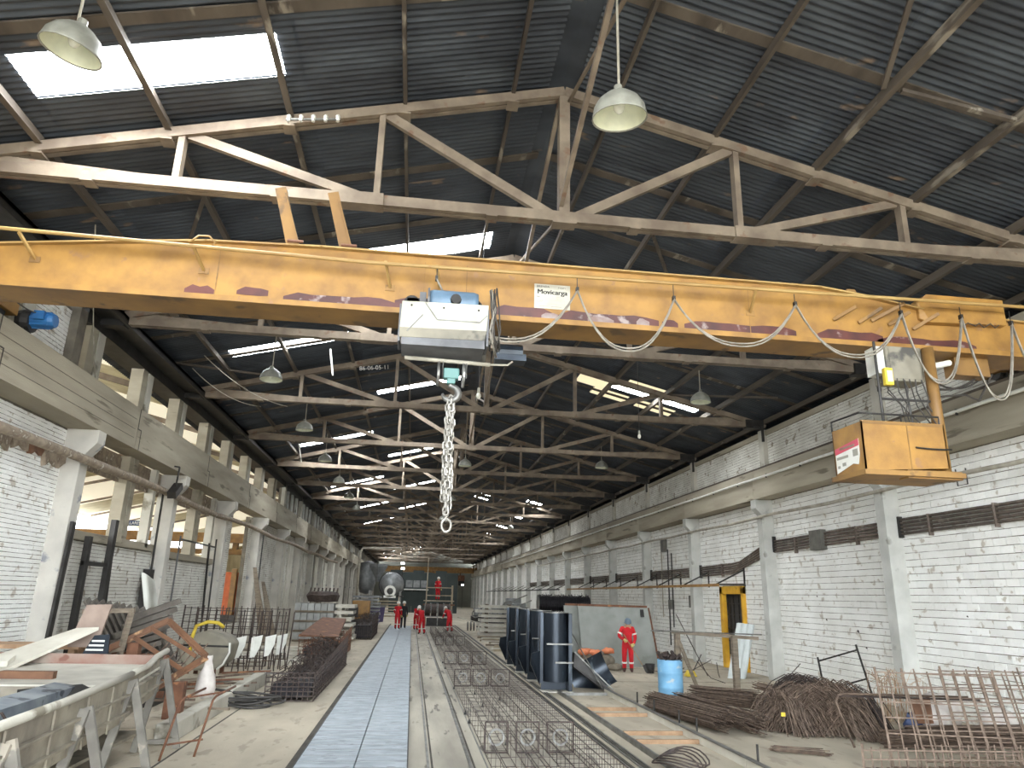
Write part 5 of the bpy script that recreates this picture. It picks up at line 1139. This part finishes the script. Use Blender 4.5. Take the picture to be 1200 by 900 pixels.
pp = thing('printed_panel', 'small dark panel with pale marks under the white plank', 'panel', (-5.15, 13.6, 1.28))
obj('panel', MB().prism([(-5.42, 13.6, 1.28), (-5.0, 13.6, 1.3), (-5.04, 13.65, 1.62), (-5.28, 13.65, 1.6)], (0, .04, 0)), 'mould_navy', pp)
for q in range(3): obj('pale_mark', box(-5.36+q*.04, -5.08, 13.585, 13.592, 1.36+q*.07, 1.39+q*.07), 'chalk', pp)
one('timber_shelf', MB().box(-7.4, -5.6, 13.9, 14.6, 1.35, 1.42).box(-7.3, -7.2, 14, 14.5, .2, 1.35).box(-5.8, -5.7, 14, 14.5, .2, 1.35), 'wood', (-6.5, 14.2, .2), 'brown timber bench standing against the left wall', 'bench')
# brown angle iron frame
bf = thing('angle_frame', 'rusty brown angle iron frame lying tilted behind the tray', 'frame', (-4.6, 15, .2))
P_ = [(-5.6, 14.6, 1.2), (-4.65, 15.4, 1.8), (-3.75, 15.0, 1.18), (-4.3, 14.2, .75)]
for i in range(4): obj('angle_bar', MB().bar(P_[i], P_[(i+1) % 4], .02, .11).bar(vec(P_[i])-vec((0, 0, .05)), vec(P_[(i+1) % 4])-vec((0, 0, .05)), .10, .016), 'rust_brown', bf)
obj('angle_bar', MB().bar((-5.1, 15.0, 1.5), (-4.0, 14.6, .95), .02, .08), 'rust_brown', bf); obj('angle_bar', MB().bar((-4.9, 15.2, 1.66), (-3.9, 14.8, 1.2), .02, .07), 'rust_brown', bf)
for i in range(7): x = -5.0+i*.15; obj('tie_rod', MB().tube([(x, 14.9+U(-.2, .2), .9), (x+.3, 15.1+U(-.2, .2), 1.4)], .012, 4), 'rebar', bf)
obj('support_leg', box(-4.2, -3.9, 14.3, 14.5, .2, .8), 'rust', bf); obj('support_leg', box(-5.2, -5.0, 15, 15.2, .2, 1.4), 'rust', bf)
# pile of grey steel forms
sp_ = thing('form_pile', 'tangled pile of dark grey ribbed steel forms before the left wall', 'form pile', (-5.7, 16.2, .2))
for i in range(11):
    x = -6.3+i*.11; z = 2.15-.02*i
    obj('ribbed_form', MB().bar((x, 15.6+.06*i, z), (x+.55, 16.0+.05*i, 1.1-.04*i), .05, .22, (0, 1, .2)), 'form_grey', sp_)
for i in range(6): obj('channel', MB().bar((-6.0+i*.12, 15.5, 1.0+i*.16), (-4.95+i*.05, 16.1, 1.35+i*.16), .12, .10), 'form_grey', sp_)
for i in range(4): obj('channel', MB().bar((-5.6, 15.4, .5+i*.22), (-4.7, 15.9, .4+i*.22), .1, .12), 'rust', sp_)
obj('base_block', box(-6.2, -4.8, 15.6, 16.5, .2, 1.1), 'steel_dark', sp_)
tf2 = thing('table_frame', 'dusty grey tubular table frame before the steel form pile', 'frame', (-5.4, 14.8, .2))
for a, b in (((-5.15, 14.8, 1.98), (-5.3, 14.9, .9)), ((-5.95, 14.8, 1.95), (-5.95, 14.9, .9)), ((-6.0, 14.8, 1.95), (-5.1, 14.8, 1.98)), ((-5.6, 14.85, 1.25), (-5.2, 14.85, 1.3)), ((-5.3, 14.9, .9), (-5.3, 14.9, .2)), ((-5.95, 14.9, .9), (-5.95, 14.9, .2))):
    obj('tube', MB().bar(a, b, .08, .08), 'wood_grey', tf2)
one('curled_sheet', MB().wave((-5.45, 17.6, .25), (-.28, .1, 1), (.5, -.1, -.25), 2.6, .42, .5, .06, 8, th=.006), 'zinc', (-5.2, 17.5, .2), 'curled pale zinc sheet standing against the second column', 'sheet', smooth=True)
one('steel_flat', MB().bar((-7.2, 16.3, .2), (-7.28, 16.68, 3.7), .16, .06, (1, 0, 0)), 'steel_dark', (-7.2, 16.3, .2), 'dark steel flat leaning on the bluish near column', 'steel bar')
# concrete bucket with yellow strap
bk2 = thing('concrete_skip', 'grey boat shaped concrete skip with a yellow lifting strap', 'skip', (-5.5, 22, 0))
prof = [(-.75, 1.0), (-.55, 1.2), (0, 1.27), (.55, 1.15), (.72, 1.0)]
obj('hull', MB().prism([(-6.25, 21.6, 1.02), (-5.95, 21.6, 1.2), (-5.5, 21.6, 1.3), (-5.0, 21.6, 1.15), (-4.82, 21.6, .95), (-4.9, 21.6, .5), (-5.2, 21.6, .28), (-5.8, 21.6, .28), (-6.1, 21.6, .55)], (0, 1.1, 0)), 'hull', bk2, bevel=.06)
obj('rim_band', MB().bar((-6.2, 21.58, .93), (-4.85, 21.58, .90), .03, .05), 'steel_dark', bk2); obj('white_edge', MB().tube([(-4.84, 21.56, 1.0), (-4.82, 21.56, .75), (-4.95, 21.56, .45), (-5.1, 21.56, .32)], .03, 6), 'white', bk2, smooth=True)
obj('lifting_strap', MB().tube([(-5.85, 21.55, .75), (-5.85, 21.55, 1.1), (-5.78, 21.6, 1.42), (-5.55, 21.8, 1.52), (-5.3, 21.9, 1.5), (-5.15, 22.0, 1.38)], .05, 8), 'yellow_strap', bk2, smooth=True)
for x in (-5.9, -5.2):
    for y in (21.7, 22.6): obj('leg', box(x-.05, x+.05, y-.05, y+.05, 0, .32), 'rust', bk2)
# rebar mesh standing before the left wall
mesh_panel('dark rebar mesh standing behind the grey concrete skip', (-7.6, 26.5, .02), (1, .18, 0), (.02, .05, 1), 3.4, 1.75, 17, 8, 'rebar_dark', .012, 'rebar mesh behind the skip')
mesh_panel('dark rebar mesh standing nearer the white brackets', (-6.9, 25.6, .02), (1, .1, 0), (.02, .02, 1), 2.3, 1.7, 8, 7, 'rebar_dark', .014, 'rebar mesh behind the skip')
for i in range(7):
    x = -5.2+i*.24; one('rebar_stake', MB().tube([(x, 24.6, .05), (x+U(-.12, .12), 24.6, 1.75)], .022, 5), 'rebar_dark', (x, 24.6, 0), 'upright dark rebar stake between skip and white brackets', 'rebar', 'rebar stakes behind the brackets')
# white brackets on rebar stands
for i, (x, y) in enumerate(((-5.0, 23.6), (-4.62, 24.0), (-4.3, 24.5), (-4.05, 25.1))):
    wb = thing('white_bracket', ('white ribbed bracket on a rebar stand, first from the grey skip', 'white ribbed bracket on a rebar stand, second from the grey skip', 'white ribbed bracket on a rebar stand, third from the grey skip', 'white ribbed bracket on a rebar stand, farthest from the grey skip')[i], 'bracket', (x, y, 0), 'white brackets on stands')
    obj('plate', MB().prism([(x-.15, y, 1.0), (x+.17, y, 1.08), (x+.14, y, .78), (x, y, .45), (x-.14, y, .42)], (0, .05, 0)), 'white', wb)
    for k in range(3): obj('rib', MB().bar((x-.10+k*.08, y-.012, 1.0), (x-.10+k*.07, y-.012, .52), .02, .02, (0, 1, 0)), 'white', wb)
    for d in (-.12, .02, .14): obj('stand_leg', MB().tube([(x+d, y+.03, .5), (x+d*1.4, y+.03, 0)], .02, 5), 'rebar_dark', wb)
    obj('stand_tie', MB().tube([(x-.2, y+.05, .3), (x+.2, y+.05, .3)], .016, 5), 'rebar', wb)
# dark cage pile on the left floor
def cage_pile(label, x0, x1, y0, y1, h0, h1, n, m, seed):
    T = thing('cage_pile', label, 'cage pile', ((x0+x1)/2, y0, 0), 'dark cage piles on the left floor')
    fr_ = MB()
    nx, nz = 9, 6
    for i in range(nx+1): x = x0+(x1-x0)*i/nx; fr_.bar((x, y0, 0.01), (x+U(-.02, .02), y0+.05, h0), .022, .022)
    for j in range(nz+1): z = .02+h0*.95*j/nz; fr_.bar((x0, y0, z), (x1, y0, z), .022, .022)
    ny = int((y1-y0)/.3)
    for j in range(nz): z = .02+h0*.9*j/nz; fr_.bar((x1, y0, z), (x1, y1, z*h1/h0), .018, .018)
    for i in range(ny+1): y = y0+(y1-y0)*i/ny; t_ = i/ny; fr_.bar((x1, y, .01), (x1, y, h0+(h1-h0)*t_), .02, .02)
    obj('cage_frames', fr_, m, T, kind='stuff'); mb = MB()
    for i in range(n):
        y = U(y0, y1); t_ = (y-y0)/(y1-y0); hh = h0+(h1-h0)*t_; x = U(x0+.1, x1-.1); z = U(.1, hh); a = U(0, 3.14); l = U(.15, .5)
        mb.tube([(x-l*math.cos(a)*.5, y-l*math.sin(a)*.5, max(.02, z-.1)), (x, y, z+U(0, .08)), (x+l*math.cos(a)*.5, y+l*math.sin(a), max(.02, z-.05))], .011, 4)
    obj('tangled_bars', mb, m, T, kind='stuff')
    obj('inner_mass', MB().prism([(x0+.1, y0+.15, .05), (x1-.08, y0+.15, .05), (x1-.08, y0+.2, h0*.62), (x0+.15, y0+.2, h0*.6)], (0, y1-y0-.3, 0)).jit(.03), 'black_wire', T)
    return T
cage_pile('dark brown pile of stirrup cages beside the casting bed', -3.15, -2.08, 18.0, 26.5, .62, 1.0, 520, 'rebar_dark', 1)
cage_pile('rusty mesh heap behind the dark stirrup cages', -3.9, -2.5, 28.0, 33.5, .75, 1.0, 220, 'rust', 2)
obj('sloped_top', MB().prism([(-4.0, 28.2, .85), (-2.6, 28.2, .8), (-2.7, 32.8, 1.25), (-3.7, 32.8, 1.3)], (0, 0, .06)).jit(.04), 'rust', thing('rust_mat', 'flat reddish rusty mat on top of the mesh heap', 'mat', (-3.3, 30, .8)))
cage_pile('dark rounded cage pile behind the rusty heap', -3.0, -2.0, 41.0, 47.5, 1.2, 1.3, 260, 'rebar_dark', 3)
# hose coil
hs = thing('hose_coil', 'loops of grey black hose coiled on the floor before the kerb', 'hose', (-3.4, 17.6, 0))
for i in range(5):
    cx, cy, rx, ry = -3.5+U(-.16, .16), 17.35+U(-.1, .1), U(.5, .85), U(.3, .55)
    obj('hose_loop', MB().tube([(cx+rx*math.cos(a), cy+ry*math.sin(a), .04+.04*i+.03*math.sin(2*a+i)) for a in [2*math.pi*j/26 for j in range(26)]], .024, 6, close=True), 'hose', hs, smooth=True)
obj('hose_loop', MB().tube([(-4.1, 17.3, .34), (-3.6, 17.4, .25), (-3.2, 17.3, .2), (-3.0, 17.1, .05)], .03, 6), 'hose', hs, smooth=True)
one('white_sack', MB().lathe([(0, .0), (.17, .02), (.2, .2), (.15, .42), (.07, .62), (.05, .78), (0, .8)], 12, (-4.0, 16.2, .3)).jit(.03), 'sack', (-4.0, 16.2, .3), 'limp white sack propped up on the kerb', 'sack', smooth=True)
# bent rod trestle at the end of the troughs
rt_ = thing('rod_trestle', 'bent rusty rod trestle standing beyond the trough legs', 'trestle', (-3.2, 12.2, 0))
for x, y in ((-3.35, 12.2), (-2.95, 12.5)):
    obj('rod_leg', MB().tube([(x-.12, y-.2, .0), (x, y, .75), (x+.02, y+.1, .8), (x+.12, y+.9, .85)], .018, 6), 'rust', rt_, smooth=True)
obj('rod_tie', MB().tube([(-3.42, 12.1, .2), (-3.0, 12.4, .22)], .015, 5), 'rust', rt_); obj('rod_tie', MB().tube([(-3.3, 12.4, .8), (-2.9, 12.9, .82)], .015, 5), 'rust', rt_)
# clutter on the raised slab
for i in range(16):
    x = U(-5.6, -4.1); y = U(15.5, 21); a = U(-.4, .9); l = U(.6, 1.6)
    one('loose_bar', MB().bar((x, y, .23+.01*i), (x+l*math.cos(a), y+l*math.sin(a), .25+.012*i), .05, .04), random.choice(['rebar', 'wood_grey', 'steel', 'rust']), (x, y, .2), 'loose bar lying on the raised slab behind the kerb', 'bar', 'loose bars on the raised slab')
# concrete block stacks
def blocks(label, x0, y0, nx, layers, group, w_=.32, h_=.34, d_=1.6):
    for l in range(layers):
        T = thing('concrete_blocks', label % ('lowest', 'second', 'third', 'fourth')[l], 'block row', (x0+nx*w_/2, y0, l*(h_+.12)), group)
        z = l*(h_+.12)+.1
        for i in range(nx): obj('block', box(x0+i*w_, x0+(i+1)*w_-.03, y0+U(0, .06), y0+d_, z, z+h_), 'block', T)
        for y in (y0+.1, y0+d_-.3): obj('bearer', box(x0, x0+nx*w_, y, y+.15, z-.1, z), 'wood_grey', T)
blocks('row of grey concrete blocks in the stack by the leaning boards, %s row', -5.75, 38.5, 6, 4, 'near concrete block stack')
rb = thing('rusty_crown', 'dark rusty toothed bundle on top of the concrete blocks', 'rebar bundle', (-4.5, 39, 1.86))
obj('bundle', MB().lathe([(0, 0), (.7, .05), (.85, .35), (.7, .5), (0, .52)], 14, (-4.5, 39.2, 1.86)).jit(.05), 'rebar_dark', rb)
for i in range(8): x = -5.15+i*.19; obj('tooth', MB().bar((x, 39, 2.25), (x+.04, 39, 2.58), .07, .07), 'rebar_dark', rb)
for i in range(6):
    z = .12+i*.3; one('pale_slab_strip', MB().box(-3.75+U(-.1, .1), -2.9+U(-.1, .1), 39, 41, z, z+.16).box(-3.6, -3.5, 39.1, 40.9, z-.14, z), 'conc_light', (-3.3, 40, max(0, z-.14)), 'pale slab strip in the stack right behind the block rows', 'slab strip', 'pale slab strips stacked by the blocks')
for i in range(9):
    z = .12+i*.24; one('grey_slab_strip', MB().box(-4.4+U(-.1, .1), -2.4+U(-.1, .1), 57, 59, z, z+.12).box(-4.0, -3.9, 57.1, 58.9, z-.12, z), 'galv', (-3.4, 58, max(0, z-.12)), 'grey slab strip in the tall far stack before the mixing plant', 'slab strip', 'grey slab strips in the far stack')
yb = thing('yellow_machine', 'small yellow machine behind the pale slab strips', 'machine', (-3.2, 43.5, 0))
obj('body', box(-3.7, -2.6, 48.2, 49, .8, 1.9), 'yellow', yb, bevel=.05); obj('engine', box(-3.9, -3.3, 48.0, 48.3, .9, 1.5), 'steel_dark', yb)
for x in (-3.5, -2.8): obj('wheel', MB().lathe([(0, 0), (.4, 0), (.4, .2), (0, .2)], 16, (x, 48.5, .4), 'x'), 'ink', yb)
obj('chassis', box(-3.7, -2.6, 48.2, 49, .4, .8), 'steel_dark', yb)
pb = thing('purple_bin', 'dark purple bin with a pale rim before the mixing plant', 'bin', (-3.0, 66, 0))
obj('bin_body', MB().lathe([(0, 0), (.65, 0), (.75, 1.2), (.7, 1.2), (.6, .1), (0, .1)], 4, (-3.0, 66, 0)), 'purple', pb); obj('rim', MB().lathe([(.72, 1.2), (.82, 1.2), (.82, 1.35), (.72, 1.35)], 4, (-3.0, 66, 0)), 'galv', pb); obj('tag', box(-2.8, -2.6, 65.43, 65.45, .6, .8), 'white', pb)
# boards leaning on the left columns
for i, (y, l) in enumerate(((35.0, 3.4), (35.4, 3.0), (37.3, 2.8))):
    one('leaning_board', MB().prism([(-6.6, y, 0), (-6.2, y, 0), (-7.2, y+.4, l), (-7.35, y+.4, l)], (0, .08, 0)), 'wood_grey', (-6.4, y, 0), ('tall grey brown board leaning on the left wall, longest of three by the blocks', 'grey brown board leaning on the left wall, between two others by the blocks', 'shortest grey brown board leaning on the left wall beside the blocks')[i], 'board', 'boards leaning by the blocks')
# right far clutter
for i, (x, y, s_) in enumerate(((7.5, 66, 1.4), (9.2, 64, 1.8), (9.5, 70, 2.2), (6.2, 70, 1.2))):
    mc = thing('workshop_machine', ('low grey workshop machine with a wheel left of the others', 'grey workshop machine with a wheel near the right wall', 'tall grey workshop machine farthest back', 'small workshop machine behind the reels')[i], 'machine', (x, y, 0))
    obj('base', box(x-s_*.5, x+s_*.5, y, y+1, 0, s_*.45), 'steel_dark', mc); obj('head', box(x-s_*.3, x+s_*.35, y+.1, y+.9, s_*.45, s_*1.0), 'galv', mc, bevel=.06)
    obj('flywheel', MB().lathe([(s_*.2, -.05), (s_*.3, -.05), (s_*.3, .05), (s_*.2, .05)], 18, (x-s_*.2, y-.06, s_*.6), 'y'), 'steel', mc); obj('arm', MB().bar((x, y, s_*.9), (x+s_*.6, y, s_*1.15), .1, .1), 'steel', mc)
for i in range(5):
    c0 = 4.0+i*.22; one('coil_spring', MB().tube([(c0+.0, 53+.28*math.cos(a), .3+.28*math.sin(a)) for a in [2*math.pi*j/16 for j in range(16)]], .045, 6, close=True), 'steel', (c0, 53, 0), 'ring of a grey coil lying beyond the reaching worker', 'ring', 'coil rings on the floor')

# ------------------------------------------------------------------ things in the neighbouring hall
oc = thing('orange_machine', 'orange machine seen through the wide opening in the left wall', 'machine', (-11.5, 47, 0))
obj('body', box(-12.4, -10.6, 47, 49, .9, 3.4), 'orange_machine', oc, bevel=.05); obj('base', box(-12.6, -10.4, 46.8, 49.2, .25, .9), 'steel_dark', oc); obj('mast', box(-10.9, -10.6, 46.7, 46.95, .9, 3.6), 'yellow', oc)
for x in (-12.1, -10.9): obj('wheel', MB().lathe([(0, 0), (.3, 0), (.3, .2), (0, .2)], 14, (x, 47.2, .3), 'x'), 'ink', oc)
yc2 = thing('overhead_crane', 'yellow crane girder seen in the neighbouring hall', 'crane', (-18, 60, 5.2))
obj('girder', box(-28, -9, 59.8, 60.6, 5.9, 6.6), 'yellow', yc2); obj('lower_girder', box(-28, -9, 59.9, 60.5, 5.0, 5.4), 'yellow_dirty', yc2); obj('link', box(-14.2, -13.8, 60, 60.4, 5.4, 5.9), 'yellow_dirty', yc2)
sgb = thing('hanging_sign', 'dark blue sign with white lettering in the neighbouring hall', 'sign', (-12.4, 34, 5.1), local=True); sgb.scale = (.42, .42, .42)
obj('sign_board', box(-1.2, 1.2, -.05, 0, -.28, .28), 'sign_blue', sgb); text('VILLARES', .42, 'white', sgb, (0, -.055, 0), R90, sx=.95); obj('hanger', MB().bar((-.8, -.03, .2), (-.8, -.03, 1.4), .03, .03).bar((.8, -.03, .2), (.8, -.03, 1.4), .03, .03), 'steel_dark', sgb)
fl2 = thing('flood_light', 'dark floodlight fixed in the opening of the left wall', 'light', (-6.98, 21.9, 5.1), local=True)
obj('case', MB().box(-.12, .12, -.3, .3, -.1, .1).rot(.6, (0, 0, 0), (1, 0, 0)), 'steel_dark', fl2); obj('yoke', MB().bar((0, 0, .05), (0, .1, .7), .04, .04).bar((.0, .1, .7), (-.15, .1, .72), .04, .04), 'steel_dark', fl2)
